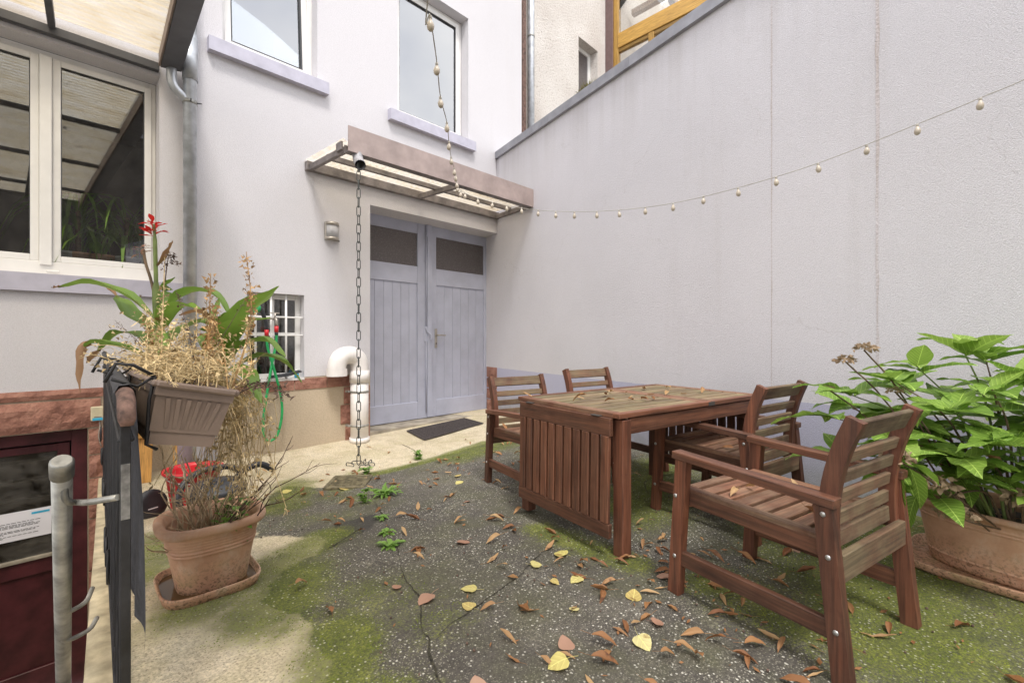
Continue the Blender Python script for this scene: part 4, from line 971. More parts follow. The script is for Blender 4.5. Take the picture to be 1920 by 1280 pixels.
MB().cyl((0, 0, 0), (.35, .0, -.02), .016, 10).build('pipe', 'pvc', wp); MB().cyl((-.02, 0, -.005), (.02, 0, .005), .024, 10).build('end_cap', 'pvc', wp)
cb = thing('black_cable_coil', 'bundle of black cable lying on the cellar window ledge', 'cable', (1.82, YF - .0, .662))
rnd = random.Random(5)
for k in range(3): MB().tube(spline([(-.16 + .01 * k, -.02, .012 + .008 * k), (-.06, -.045 + .02 * k, .018 + .01 * k), (.06, -.03, .03 + .012 * k), (.17, -.01 - .01 * k, .06), (.14, .02, .05 + .01 * k), (.0, .03 - .01 * k, .025), (-.12, .02, .014)], 24), .008, 6).build('strand', 'black_pl', cb)
bt = thing('blue_bottle', 'tiny blue bottle at the right end of the cellar window ledge', 'bottle', (1.965, YF + .035, .653))
MB().lathe([(.0, 0), (.024, 0), (.024, .05), (.012, .062), (.012, .075), (.0, .075)], 12).build('body', 'ink_blue', bt); MB().cyl((0, 0, .075), (0, 0, .095), .014, 10).build('cap', 'upvc', bt)

# rubber mat and floor drain
dm = thing('door_mat', 'dark perforated rubber mat on the pale step before the door', 'mat', (0, 0, 0))
c4 = [(3.30, 5.19), (3.22, 4.67), (4.28, 4.78), (4.33, 5.25)]
def bil(u, v, z=0):
    a = Vector(c4[1]).lerp(Vector(c4[2]), u); b = Vector(c4[0]).lerp(Vector(c4[3]), u); q = a.lerp(b, v); return Vector((q.x, q.y, gz(q.x, q.y) + .006 + z))
mb = MB(); mb.grid(lambda u, v: bil(u, v, .004), 12, 8, False); mb.build('base', 'mat', dm, fix=False)
mb = MB(); nu = 44
for i in range(nu + 1):
    u = i / nu; mb.beam(bil(u, 0, .009), bil(u, 1, .009), .008, .008)
for v in [k / 9 for k in range(10)]: mb.beam(bil(0, v, .011), bil(1, v, .011), .012, .008)
stuff(mb.build('rib_grid', 'mat', dm))
dg = thing('floor_drain', 'cast iron drain grate set in the mossy concrete under the chain', 'drain', (1.86, 3.86, gz(1.86, 3.86) + .008), R_(-40))
mb = MB(); ring(mb, -.16, .16, -.005, .005, -.16, -.13, .02); 
mb = MB()
for s in (-1, 1): mb.cbox((-.17, s * .16 - .018, -.02), (.17, s * .16 + .018, .020)); mb.cbox((s * .155 - .018, -.142, -.02), (s * .155 + .018, .142, .0198))
mb.build('frame', 'grate', dg)
MB().box((-.14, -.145, -.016), (.14, .145, .004)).build('sump', 'gasket', dg)
for i in range(7): MB().cbox((-.137, -.126 + i * .0385, .0), (.137, -.111 + i * .0385, .018), .002).build('bar', 'grate', dg)

# ------------------------------------------------------------------ stair railing with what hangs on it
def railx(y): return .335 + (.130 - .335) * (5.33 - y) / (5.33 - 1.46)
rl = thing('stair_railing', 'black iron railing beside the cellar stairs', 'railing', (0, 0, 0))
YR0 = 1.40
MB().tube(spline([(railx(5.32), 5.32, .965), (railx(5.15), 5.15, .975), (railx(4.8), 4.8, .965), (railx(3), 3, .965), (railx(1.9), 1.9, .965), (railx(1.53), 1.53, .965)], 40), .0175, 12).build('handrail', 'iron', rl)
MB().tube(spline([(railx(1.55), 1.55, .965), (railx(1.49), 1.49, .964), (railx(1.44), 1.43, .955), (railx(YR0), YR0 - .006, .93), (railx(YR0), YR0 - .014, .895)], 10), [.0178] * 9 + [.0170, .012], 14).build('handrail_end', 'rust', rl)
MB().cbox((railx(YR0) - .012, YR0 - .004, -.5), (railx(YR0) + .008, YR0 + .012, .935), .002).build('end_post', 'iron', rl)
MB().cbox((railx(YR0) - .0105, YR0 - .0055, .675), (railx(YR0) + .0065, YR0 - .0035, .805), .0005).build('bare_patch', plain('bare_iron', (.22, .215, .21), .6, .2, .3, 40), rl)
bm_ = MB().cbox((-.008, -.006, -.08), (.008, .006, .95), .002).mesh('baluster', 'iron')
y_ = YR0 + .13
while y_ < 5.25:
    link('baluster', bm_, rl, (railx(y_), y_, 0), (0, 0, random.uniform(-.15, .15))); y_ += .125
for z in (.06, .86): plank('flat_rail', (railx(YR0), YR0, z), (railx(5.3), 5.3, z), .03, .010, rl, 'iron')
sc_ = MB().tube([(math.cos(a) * .03, 0, math.sin(a) * .045) for a in [k * math.pi / 7 for k in range(14)]], .004, 5, False, True).mesh('scroll', 'iron')
for k in range(12): link('scroll', sc_, rl, (railx(1.7 + .27 * k) - .028, 1.7 + .27 * k, .46 - .05 * (k % 3)), (0, 0, R_(85)))
hr = thing('stair_handrail', 'galvanised tube handrail sloping down to the cellar door', 'handrail', (0, 0, 0))
def pp(px, py, dep):
    r = Vector((math.sin(YAW), -math.cos(YAW), 0)) * (px - 960) / 853.3 + Vector((math.cos(YAW), math.sin(YAW), 0)) + Vector((0, 0, (634 - py) / 853.3)); return Vector((0, 0, CAMH)) + r * dep
a0 = pp(116, 868, 1.08); a1 = pp(119, 1290, 1.60); dirn = (a1 - a0).normalized()
MB().tube([a0, a0 + dirn * 2.1], .0195, 16).build('tube', 'galv', hr); MB().tube([a0 - dirn * .010, a0 - dirn * .004, a0 + dirn * .045], [.018, .0225, .0225], 16).build('end_cap', 'galv', hr)
b0 = a0 + dirn * .06 + Vector((.004, 0, -.022)); e0 = Vector((railx(YR0) - .015, YR0, b0.z - .005))
MB().tube(spline([b0 + Vector((0, 0, .02)), b0 + Vector((.003, .004, -.03)), b0 + Vector((.025, .03, -.048)), (b0 + e0) / 2 + Vector((0, 0, -.022)), e0], 16), .0075, 8).build('bracket', 'galv', hr)
c0 = a0 + dirn * .62; MB().tube(spline([c0, c0 + Vector((.005, .01, -.035)), c0 + Vector((.05, .05, -.04)), Vector((pitx(c0.y + .1) + .02, c0.y + .12, c0.z - .03))], 12), .007, 8).build('bracket', 'galv', hr)
c1 = a0 + dirn * .78; MB().tube(spline([c1, c1 + Vector((.005, .01, -.04)), c1 + Vector((.06, .05, -.05)), Vector((pitx(c1.y + .1) + .03, c1.y + .12, c1.z - .05))], 12), .007, 8).build('bracket', 'galv', hr)

# grey shade cloth draped over the rail
scl = MB()
def clothf(u, v):
    y = 1.47 + 1.0 * u; x0 = railx(y)
    if v < .08: a = math.pi * (1 - v / .08); return (x0 + .021 * math.cos(a), y, .965 + .022 * math.sin(a))
    t = (v - .08) / .92; amp = .008 + .010 * t
    bot = .31 + .025 * math.sin(u * 17) + .05 * u + .03 * math.sin(u * 5)
    fold = .5 + .5 * math.sin(u * 30 + 2.2 * math.sin(t * 3)); bulge = .010 * math.sin(min(1, t * 1.15) * math.pi) ** 2
    return (x0 + .022 + bulge * (.6 + .4 * math.sin(u * 7)) + amp * fold * t, y - .05 * t * (1 - u) * math.sin(t * 2.6) + .012 * math.sin(t * 7 + u * 20) * t, .955 - (.955 - bot) * t)
scl.grid(clothf, 60, 40)
tag(scl.build('shade_cloth', 'cloth', None, fix=False), 'dark grey shade cloth hanging over the stair railing', 'cloth')

# hanging planters
def planter(name, label, loc, tilt, L=.60, w_top=.19, w_bot=.145, h=.165):
    o = thing(name, label, 'planter', loc); o.rotation_euler = (0, R_(tilt), 0)
    def trap(mb, w0, w1, z0, z1, l0, l1, cap):
        vs = [(-w0 / 2, (L - l0) / 2, z0), (w0 / 2, (L - l0) / 2, z0), (w0 / 2, (L + l0) / 2, z0), (-w0 / 2, (L + l0) / 2, z0), (-w1 / 2, (L - l1) / 2, z1), (w1 / 2, (L - l1) / 2, z1), (w1 / 2, (L + l1) / 2, z1), (-w1 / 2, (L + l1) / 2, z1)]
        return mb.add(vs, [(0, 1, 5, 4), (1, 2, 6, 5), (2, 3, 7, 6), (3, 0, 4, 7)] + ([(0, 3, 2, 1)] if cap else []))
    b = MB(); trap(b, w_bot, w_bot + .008, -h, -h + .035, L - .05, L - .045, True); trap(b, w_bot + .014, w_top - .014, -h + .035, -.035, L - .038, L - .018, False); trap(b, w_top - .006, w_top - .004, -.035, -.012, L - .008, L - .006, False)
    trap(b, w_bot + .008, w_bot + .014, -h + .035, -h + .0351, L - .045, L - .038, False); trap(b, w_top - .014, w_top - .006, -.035, -.0349, L - .018, L - .008, False)
    b.build('trough', 'brown_pl', o)
    r = MB()
    for s in (-1, 1): r.cbox((s * w_top / 2 - .010, .0, -.014), (s * w_top / 2 + .010, L, .004), .005)
    for yy in (0, L): r.cbox((-w_top / 2, yy - .008, -.0142), (w_top / 2, yy + .008, .0038), .005)
    r.build('rim', 'brown_pl', o)
    for i in range(6):
        x = -.06 + i * .024; x1_ = x * (w_bot / w_top)
        MB().beam((x1_, .019 + .0, -h + .045), (x, .006, -.04), .010, .004, (0, -1, 0)).build('rib', 'brown_pl', o)
    MB().box((-w_top / 2 + .012, .012, -.04), (w_top / 2 - .012, L - .012, -.03)).build('soil', 'soil', o)
    return o
pl1 = planter('hanging_planter', 'brown plastic trough tilted on the railing end nearest the camera', (.290, 1.50, .966), 13)
pl2 = planter('hanging_planter', 'second brown trough further along the railing, under the canna', (.345, 2.22, .955), 5)
for i, (p_, yy) in enumerate(((pl1, .03), (pl1, .5), (pl2, .1))):
    MB().tube([(-.10, yy - .012, .012), (-.15, yy - .02, .032), (-.185, yy - .02, .03), (-.195, yy - .02, -.02)], .0045, 5).build('hook', 'iron', p_)
    MB().tube([(-.10, yy - .012, .012), (-.098, yy - .012, -.05), (-.078, yy - .012, -.165), (-.05, yy, -.178)], .0045, 5).build('hook', 'iron', p_)
    MB().tube([(-.185, yy - .02, -.01), (-.13, yy - .016, -.02), (-.10, yy - .012, .012)], .004, 5).build('hook', 'iron', p_)

# ---- blades shared by the plants
def blade(L, W, prof, bend=0.0, fold=.25, wave=0.0, nu=8, twist=0.0, curl=0.0):
    """leaf blade along +X: midrib fold, downward bend, wavy edge"""
    vs = []; fs = []
    for i in range(nu + 1):
        t = i / nu; wd = W * prof(t) / 2; a = bend * t; x = L * (math.sin(a) / bend if bend else t); zc = -L * ((1 - math.cos(a)) / bend if bend else 0)
        for j in (-2, -1, 0, 1, 2):
            s = j / 2; yy = s * wd; z = zc + abs(s) * wd * fold + wave * math.sin(t * 14 + j) * abs(s) * W - curl * (abs(s) ** 2) * wd
            c_, s_ = math.cos(twist * t), math.sin(twist * t); vs.append((x, yy * c_ - (z - zc) * s_, zc + yy * s_ + (z - zc) * c_))
    for i in range(nu):
        for j in range(4): fs.append((i * 5 + j, (i + 1) * 5 + j, (i + 1) * 5 + j + 1, i * 5 + j + 1))
    m = MB(); m.add(vs, fs, True); return m
ovate = lambda t: (math.sin(math.pi * t ** .72) ** .85) * (1 - .25 * t) if 0 < t < 1 else .0
lance = lambda t: math.sin(math.pi * t ** .8) ** .9 if 0 < t < 1 else .04
def frame_to(d, roll=0.0):
    x = Vector(d).normalized(); up = Vector((0, 0, 1)); y = up.cross(x)
    if y.length < .05: y = Vector((0, 1, 0))
    y.normalize(); z = x.cross(y); m = Matrix((x, y, z)).transposed()
    return (m @ Matrix.Rotation(roll, 3, 'X')).to_4x4()
def put(name, me, parent, p, d, roll=0, s=1.0):
    m = frame_to(d, roll); m = Matrix.Translation(Vector(p)) @ m @ Matrix.Diagonal((s, s, s, 1)); return link(name, me, parent, mx=m)

# ---- canna
def path_leaf(name, pts, W, parent, mt, n=12, droop=.0, prof=lance, up=(0, 0, 1)):
    W *= 1.3; P = spline(pts, n); mb = MB(); vs = []; fs = []
    for i, p in enumerate(P):
        t = i / n; d = (P[min(i + 1, n)] - P[max(i - 1, 0)]).normalized(); sd_ = Vector(up).cross(d)
        sd_ = sd_.normalized() if sd_.length > .1 else Vector((1, 0, 0)); nm = d.cross(sd_); wd = W * prof(t) / 2
        for j in (-2, -1, 0, 1, 2):
            s = j / 2; vs.append(p + sd_ * s * wd + nm * (abs(s) * wd * (.35 - droop * t) + .004 * math.sin(t * 17 + j * 2) * abs(s)))
    for i in range(n):
        for j in range(4): fs.append((i * 5 + j, (i + 1) * 5 + j, (i + 1) * 5 + j + 1, i * 5 + j + 1))
    mb.add(vs, fs, True); return mb.build(name, mt, parent, fix=False)
house_plant('spiky green house plant behind the left window pane', .18, 'spiky', 3)
house_plant('second spiky house plant by the window frame, further right', .52, 'spiky', 4)
house_plant('lobed succulent on the inside ledge, right pane', .34, 'lobed', 5)
house_plant('small succulent at the left end of the right pane', .10, 'lobed', 6)
RX = Vector((math.sin(YAW), -math.cos(YAW), 0)); FW = Vector((math.cos(YAW), math.sin(YAW), 0))
ca = thing('canna_plant', 'tall green canna with a red flower above the railing', 'plant', (.335, 2.48, .925))
def cp(r, up, f=0.0): return RX * r + Vector((0, 0, up)) + FW * f      # right of the stem, up, away
MB().tube(spline([cp(0.03, 0), cp(.01, .12), cp(-.01, .28), cp(-.015, .42), cp(-.02, .60), cp(-.025, .67)], 20), [.019] * 6 + [.015] * 6 + [.008] * 5 + [.005] * 4, 8).build('stem', 'stem_g', ca)
MB().tube(spline([cp(-.01, .30), cp(-.035, .42), cp(-.06, .50), cp(-.07, .56)], 10), .006, 6).build('side_stem', 'stem_b', ca)
for pts, W_, mt in (([cp(-.02, .26), cp(-.13, .36, -.03), cp(-.25, .405, -.06), cp(-.36, .385, -.08)], .085, 'leaf_c'),
                    ([cp(-.01, .20), cp(-.12, .255, .02), cp(-.20, .33, .04), cp(-.23, .365, .05)], .07, 'leaf_c'),
                    ([cp(0, .08), cp(-.10, .165, .05), cp(-.22, .20, .08), cp(-.30, .17, .09), cp(-.36, .11, .1)], .065, 'leaf_c'),
                    ([cp(0.0, .06), cp(-.08, .13, -.08), cp(-.17, .155, -.12), cp(-.205, .14, -.13)], .08, 'leaf_c'),
                    ([cp(.0, .24), cp(.05, .34, .03), cp(.14, .385, .05), cp(.22, .35, .06), cp(.27, .27, .06)], .085, 'leaf_c'),
                    ([cp(.0, .20), cp(.08, .29, -.04), cp(.16, .31, -.06), cp(.26, .27, -.06)], .08, 'leaf_c'),
                    ([cp(.0, .12), cp(.04, .22, .1), cp(.14, .26, .16), cp(.3, .24, .2)], .085, 'leaf_c'),
                    ([cp(.0, .22), cp(-.05, .33, .1), cp(-.06, .42, .12), cp(-.02, .455, .12)], .05, 'leaf_c'),
                    ([cp(-.02, .20), cp(.08, .19, -.12), cp(.15, .12, -.18), cp(.19, .05, -.2)], .05, 'leaf_c'),
                    ([cp(.02, .03), cp(.1, .10, .05), cp(.2, .09, .08)], .06, 'leaf_c')): path_leaf('leaf', pts, W_, ca, mt)
path_leaf('dry_tip', [cp(-.18, .150, -.122), cp(-.212, .147, -.13), cp(-.228, .10, -.13), cp(-.230, .03, -.13), cp(-.222, -.045, -.13)], .030, ca, 'leaf_cb', 12, 0, lance, FW)
for pts, W_ in (([cp(-.345, .125, .098), cp(-.38, .09, .1), cp(-.42, .06, .11)], .03), ([cp(-.22, .355, .048), cp(-.27, .40, .05), cp(-.29, .42, .05)], .022), ([cp(-.34, .39, -.078), cp(-.385, .385, -.085)], .018)): path_leaf('dry_tip', pts, W_, ca, 'leaf_cb', 8)
fl = MB(); rnd = random.Random(21)
for k in range(16):
    a = rnd.uniform(0, 6.28); b = blade(rnd.uniform(.035, .06), .022, lance, rnd.uniform(-.6, .9), .3, .1, 4); m = frame_to((math.cos(a), math.sin(a), rnd.uniform(-.2, 1.3)))
    p = cp(-.025, .665) + Vector((rnd.uniform(-.012, .012), rnd.uniform(-.012, .012), rnd.uniform(-.05, .02))); fl.add([p + (m @ Vector(v)) for v in b.v], b.f, True)
fl.build('red_flower', 'redflower', ca, fix=False)
fd = MB()
for k in range(12):
    a = rnd.uniform(0, 6.28); b = blade(rnd.uniform(.025, .04), .014, lance, rnd.uniform(-.6, .9), .3, .1, 4); m = frame_to((math.cos(a), math.sin(a), rnd.uniform(-.4, 1.0)))
    p = cp(-.075, .565) + Vector((rnd.uniform(-.015, .015), rnd.uniform(-.015, .015), rnd.uniform(-.03, .03))); fd.add([p + (m @ Vector(v)) for v in b.v], b.f, True)
fd.build('faded_flower', 'leaf_p', ca, fix=False)
for a in ((.03, .56), (.045, .60)): path_leaf('bract', [cp(-.02, .48), cp(a[0], a[1] - .03), cp(a[0] + .012, a[1])], .016, ca, 'leaf_cb', 6)
cb2 = thing('canna_plant', 'low broad-leaved canna to the right of the flowering one', 'plant', (.455, 2.02, .955))
cb2.scale = (1.2, 1.2, 1.2)
for pts, W_ in (([cp(0, 0), cp(.03, .14, .02), cp(.10, .22, .02), cp(.19, .285, .0)], .105), ([cp(0, 0), cp(.06, .13, -.03), cp(.13, .17, -.06), cp(.205, .18, -.08)], .075), ([cp(0, 0), cp(.07, .09, .0), cp(.14, .11, .02), cp(.2, .06, .02)], .07),
                ([cp(0, 0), cp(.07, .03, -.06), cp(.15, .0, -.1), cp(.2, -.07, -.12)], .06), ([cp(0, 0), cp(-.04, .12, .03), cp(.0, .19, .05), cp(.07, .20, .08)], .07), ([cp(0, 0), cp(.10, .06, .05), cp(.17, .035, .08), cp(.215, -.03, .1)], .06), ([cp(0, 0), cp(-.02, .15, .0), cp(-.01, .25, .02)], .06)): path_leaf('leaf', pts, W_, cb2, 'leaf_c')
path_leaf('dry_leaf', [cp(.0, .05), cp(.0, .15, -.03), cp(-.03, .20, -.05), cp(-.08, .19, -.06)], .06, cb2, 'leaf_cb', 8)
MB().tube([cp(-.005, -.03), cp(.0, .06), cp(.005, .12)], [.015, .012, .008], 8).build('stem', 'stem_g', cb2)

# ---- dried plants
def crumb(mb, p, s, rnd, k=3):
    for _ in range(k):
        d = Vector((rnd.uniform(-1, 1), rnd.uniform(-1, 1), rnd.uniform(-1, 1))); e = Vector((rnd.uniform(-1, 1), rnd.uniform(-1, 1), rnd.uniform(-1, 1)))
        q = Vector(p) + d * s * .5; mb.add([q, q + d * s + e * s * .3, q + e * s], [(0, 1, 2)])
def stalk(mb, pts, r, leafs, ls, rnd, n=14, span=(.3, 1)):
    P = spline(pts, n); mb.tube(P, [r * (1 - .7 * i / n) for i in range(n + 1)], 5, True)
    for _ in range(leafs):
        i = int(rnd.uniform(span[0], span[1]) * n); crumb(mb, P[min(i, n)] + Vector((rnd.gauss(0, ls * .5), rnd.gauss(0, ls * .5), rnd.gauss(0, ls * .5))), ls, rnd, 2)
rnd = random.Random(31)
dp_ = thing('dried_plants', 'withered straw coloured plants filling the tilted trough', 'plant', (.29, 1.62, .955))
D_ = dp_.location
def dstalk(px0, px, py, dep0, dep, nm='dry_stalk', mt='straw', r=.0035, lf=60, ls=.011, span=(.35, 1), mid=None):
    a = pp(px0[0], px0[1], dep0) - D_; b = pp(px, py, dep) - D_; m_ = (a + b) / 2 + Vector((rnd.uniform(-.02, .02), rnd.uniform(-.02, .02), .01))
    if mid: m_ = pp(mid[0], mid[1], (dep0 + dep) / 2) - D_
    mb = MB(); stalk(mb, [a, m_, b], r, lf, ls, rnd, 16, span); return mb.build(nm, mt, dp_, fix=False)
dstalk((430, 745), 462, 472, 1.42, 1.46, 'dry_stalk', 'straw_d', .0035, 95, .011, (.45, 1), (470, 600))
dstalk((390, 735), 395, 512, 1.40, 1.44, 'dry_stalk', 'straw_d', .0035, 130, .012, (.15, 1), (392, 640))
dstalk((300, 730), 309, 482, 1.5, 1.6, 'dry_stalk', 'straw', .0035, 60, .010, (.1, .8), (305, 600))
dstalk((309, 530), 335, 500, 1.6, 1.6, 'seed_head', 'twig_d', .002, 40, .009, (.2, 1), (318, 478))
dstalk((375, 735), 330, 545, 1.45, 1.55, 'dry_stalk', 'twig_d', .002, 40, .007)
dstalk((330, 740), 215, 600, 1.7, 1.9, 'dry_stalk', 'twig_d', .002, 50, .007)
dstalk((350, 740), 470, 545, 1.4, 1.6, 'dry_stalk', 'twig_d', .0016, 8, .006, (.4, 1), (430, 610))
dstalk((440, 740), 545, 745, 1.38, 1.30, 'dry_stalk', 'twig_d', .003, 60, .012, (.2, 1), (495, 720))
dstalk((430, 735), 462, 590, 1.38, 1.40, 'dry_stalk', 'straw', .003, 70, .011, (.3, 1), (470, 690))
for k in range(34):
    x = rnd.uniform(270, 440); dstalk((x, 730), x + rnd.uniform(-45, 40), rnd.uniform(560, 690), rnd.uniform(1.3, 1.7), rnd.uniform(1.4, 1.8), 'dry_stalk', rnd.choice(['straw', 'straw', 'straw_d']), .0022, 34, .010, (.2, 1))
mass = MB()
for k in range(380):
    y = 1.44 + rnd.random() * 1.0; x = .295 + max(-.13, min(.13, rnd.gauss(0, .06))); z = .972 + abs(rnd.gauss(0, .03)) + .03 * rnd.random()
    p = Vector((x, y, z)) - D_; a = rnd.uniform(0, 6.28); L_ = rnd.uniform(.03, .11); d = Vector((math.cos(a), math.sin(a), rnd.uniform(-.25, .5)))
    mass.tube(spline([p, p + d * L_ * .5 + Vector((0, 0, .012)), p + d * L_ + Vector((0, 0, rnd.uniform(-.03, .02)))], 4), .0011, 3, False)
    if k % 2: crumb(mass, p + d * L_, .010, rnd, 3)
for k in range(400):
    p = Vector((.29 + rnd.gauss(0, .07), 1.5 + rnd.random() * .8, .985 + abs(rnd.gauss(0, .075)))) - D_; crumb(mass, p, rnd.uniform(.006, .014), rnd, 2)
stuff(mass.build('dry_tangle', 'straw', dp_, fix=False))
hang = MB()
for k in range(130):
    x = .465 + rnd.gauss(0, .035); y = 1.80 + rnd.random() * .40; z = .93
    p = Vector((x - .10, y, z + .05)) - D_; q = Vector((x + rnd.gauss(.02, .03), y + rnd.gauss(0, .04), z - .06)) - D_; e = Vector((x + rnd.gauss(.03, .06), y + rnd.gauss(0, .09), z - rnd.uniform(.10, .44))) - D_
    hang.tube(spline([p, q, e], 6), .0013, 3, False); crumb(hang, e, .014, rnd, 4); crumb(hang, q, .012, rnd, 3); crumb(hang, q.lerp(e, rnd.random()), .014, rnd, 4)
stuff(hang.build('trailing_straw', 'straw', dp_, fix=False))

# ---- terracotta planter with bare twigs
def oval_pot(name, label, loc, rz, prof, sx, sy, e=2.6, seg=48, mt='terracotta', soil_z=.2, soil_r=-.03):
    o = thing(name, label, 'planter', loc, rz)
    MB().lathe(prof, seg, sx, sy, e).build('pot', mt, o)
    mb = MB(); mb.lathe([(soil_r, soil_z), (-min(sx, sy) * .95, soil_z + .015)], seg, sx, sy, e); mb.build('soil', 'soil', o); return o
def pot_profile(h, rb, rt, rimw, rimh, grooves, wall=.012, inner=.12):
    P = [(-.12, 0), (rb - .004, 0), (rb, .006)]; zt = h - rimh
    z = .012
    while z < zt:
        t = z / h; r = rb + (rt - rb) * t
        for g0, gd in grooves:
            if abs(z - g0) < .006: r += gd * math.cos((z - g0) / .006 * math.pi / 2)
        P.append((r, z)); z += .003 if any(abs(z - g0) < .012 for g0, _ in grooves) else .012
    r = rb + (rt - rb)
    for k in range(9):
        a = -math.pi / 2 + math.pi * k / 8 * 1.0; P.append((r + rimw * .5 + rimw * .5 * math.cos(a) - rimw * .25, zt + rimh / 2 + rimh / 2 * math.sin(a)))
    P += [(r - .006, h - .004), (r - wall, h - .012), (r - wall - .004, h - .03)]
    z = h - .03
    while z > inner: z -= .008; P.append((r - wall - .004 - (h - z) * .12 + .0015 * math.sin(z * 700), z))
    return P
gx, gy = .515, 2.475
TB = gz(gx, gy)
sa = thing('pot_saucer', 'terracotta saucer with brown water under the twig planter', 'saucer', (gx, gy, TB + .002), R_(-1))
MB().lathe([(-.10, 0), (-.012, 0), (0, .008), (.012, .046), (.010, .052), (.004, .052), (-.008, .018), (-.10, .014)], 48, .182, .182, 4.2).build('tray', 'terracotta', sa)
wm_, n_, l_, b_ = mat('brown_water'); b_.inputs['Base Color'].default_value = (.10, .055, .022, 1); b_.inputs['Roughness'].default_value = .06
MB().lathe([(-.006, .026), (-.17, .0262)], 48, .182, .182, 4.2).build('water', wm_, sa)
gr = [(.185, .004), (.200, .005)] + [(.216 + .0125 * k, .0018) for k in range(5)]
op = oval_pot('terracotta_planter', 'terracotta plastic planter holding bare twigs beside the railing', (gx + .012, gy + .0, TB + .016), R_(-4), pot_profile(.315, .0, .055, .032, .042, gr, .012, .14), .135, .125, 3.0, 56, 'terracotta', .20, -.01)
tw = thing('twig_plant', 'bare woody twigs standing in the terracotta planter', 'plant', (gx, gy, TB + .2))
rnd = random.Random(44)
def twig(p, d, L_, r, depth, mb):
    pts = [p]; q = p.copy(); dd = d.copy(); n = 6
    for i in range(n):
        dd = (dd + Vector((rnd.gauss(0, .13), rnd.gauss(0, .13), rnd.gauss(.03, .1)))).normalized(); q = q + dd * L_ / n; pts.append(q.copy())
        if depth and rnd.random() < .42: twig(q, (dd + Vector((rnd.gauss(0, .6), rnd.gauss(0, .6), rnd.gauss(.1, .35)))).normalized(), L_ * rnd.uniform(.3, .55), r * .6, depth - 1, mb)
    mb.tube(pts, [r * (1 - .55 * i / n) for i in range(n + 1)], 5)
for k in range(34):
    mb = MB(); a = rnd.uniform(0, 6.28); rr_ = rnd.random() * .09
    p = Vector((rr_ * math.cos(a) * 1.1, rr_ * math.sin(a), 0)); ln = rnd.uniform(.20, .42)
    if k < 5: d = RX * rnd.uniform(.5, 1.0) + Vector((0, 0, .75)); p += RX * .07; ln = rnd.uniform(.30, .42)
    elif k < 10: d = -RX * rnd.uniform(.3, .8) + Vector((0, 0, .9)); p -= RX * .05
    else: d = RX * rnd.uniform(-.35, .45) + FW * rnd.uniform(-.3, .4) + Vector((0, 0, 1))
    twig(p, d.normalized(), ln, rnd.uniform(.004, .0065), 2, mb); mb.build('twig', 'twig_d' if k < 4 else 'twig', tw, fix=False)
for k in range(10):
    mb = MB(); p = Vector((rnd.gauss(-.05, .05), rnd.gauss(-.06, .03), .0)); twig(p, (-RX * rnd.uniform(.2, 1) + FW * rnd.uniform(-.6, 0) + Vector((0, 0, .35))).normalized(), .14, .0035, 1, mb); mb.build('twig', 'twig', tw, fix=False)
wd_ = thing('planter_weed', 'fresh green weed growing at the right side of the twig planter', 'weed', Vector((gx, gy, TB + .2)) + RX * .10)
lmw = [blade(.055, .035, ovate, b, .2, .12, 6).mesh('leaf', 'leaf_w', False) for b in (.4, .9, -.2)]
for k in range(46):
    a = rnd.uniform(0, 6.28); r = rnd.random() * .075; z = rnd.uniform(.0, .22); put('leaf', rnd.choice(lmw), wd_, Vector((r * math.cos(a), r * math.sin(a), z)) + RX * z * .15, (math.cos(a), math.sin(a), rnd.uniform(-.3, .5)), rnd.uniform(-.4, .4), rnd.uniform(.7, 1.25))
for k in range(7): MB().tube(spline([(rnd.gauss(0, .02), rnd.gauss(0, .02), -.01), (rnd.gauss(0, .03), rnd.gauss(0, .03), .1), (rnd.gauss(0, .05), rnd.gauss(0, .05), .22)], 5), .002, 4).build('stem', 'stem_g', wd_)

# ---- things stored behind the railing
rb = thing('red_bucket', 'red plastic bucket behind the terracotta planter', 'bucket', (.73, 3.96, gz(.73, 3.96)))
MB().lathe([(.0, .0), (.12, 0), (.125, .01), (.165, .30), (.185, .305), (.187, .325), (.163, .325), (.155, .30), (.118, .02), (0, .02)], 28).build('body', 'red', rb)
MB().tube(spline([(-.175, 0, .30), (-.14, -.11, .27), (0, -.2, .25), (.14, -.11, .27), (.175, 0, .30)], 16), .004, 5).build('bail', 'galv', rb)
vc = thing('black_tub', 'black lidded tub standing before the red bucket', 'tub', (.78, 3.52, gz(.78, 3.52)))
MB().lathe([(.0, .0), (.13, 0), (.15, .02), (.155, .20), (.175, .215), (.18, .235), (.17, .25), (.12, .285), (.05, .30), (0, .30)], 28).build('body', 'black_pl', vc)
MB().tube(spline([(-.17, -.06, .10), (-.22, -.08, .22), (-.19, -.05, .32), (-.08, .0, .37), (.08, .02, .36), (.17, .0, .29)], 22), .019, 10).build('hose', 'black_pl', vc)
MB().tube(spline([(.10, .0, .27), (.18, .0, .33), (.27, .02, .34), (.36, .03, .28)], 14), .022, 10).build('handle', 'black_pl', vc)
rd = thing('black_lid', 'round dark grey plastic lid leaning beside the red bucket', 'disc', (.50, 4.05, gz(.5, 4.05) + .085), R_(20))  # a loose lid, modelled as a flat round disc on edge
o = MB().lathe([(0, -.015), (.10, -.015), (.105, 0), (.10, .012), (.06, .018), (0, .018)], 24).build('disc', 'black_pl', rd); o.rotation_euler = (R_(78), 0, 0)
MB().box((-.03, -.024, -.05), (.03, -.020, -.02)).build('sticker', 'paper', rd)
gp = thing('grey_post', 'square pale grey post standing behind the hanging planter', 'post', (.875, 4.25, gz(.87, 4.25)), R_(20))
MB().cbox((-.058, -.045, 0), (.058, .045, .85), .006).build('shaft', 'greypost', gp); MB().cbox((-.09, -.07, 0), (.09, .07, .015), .004).build('foot_plate', 'greypost', gp)
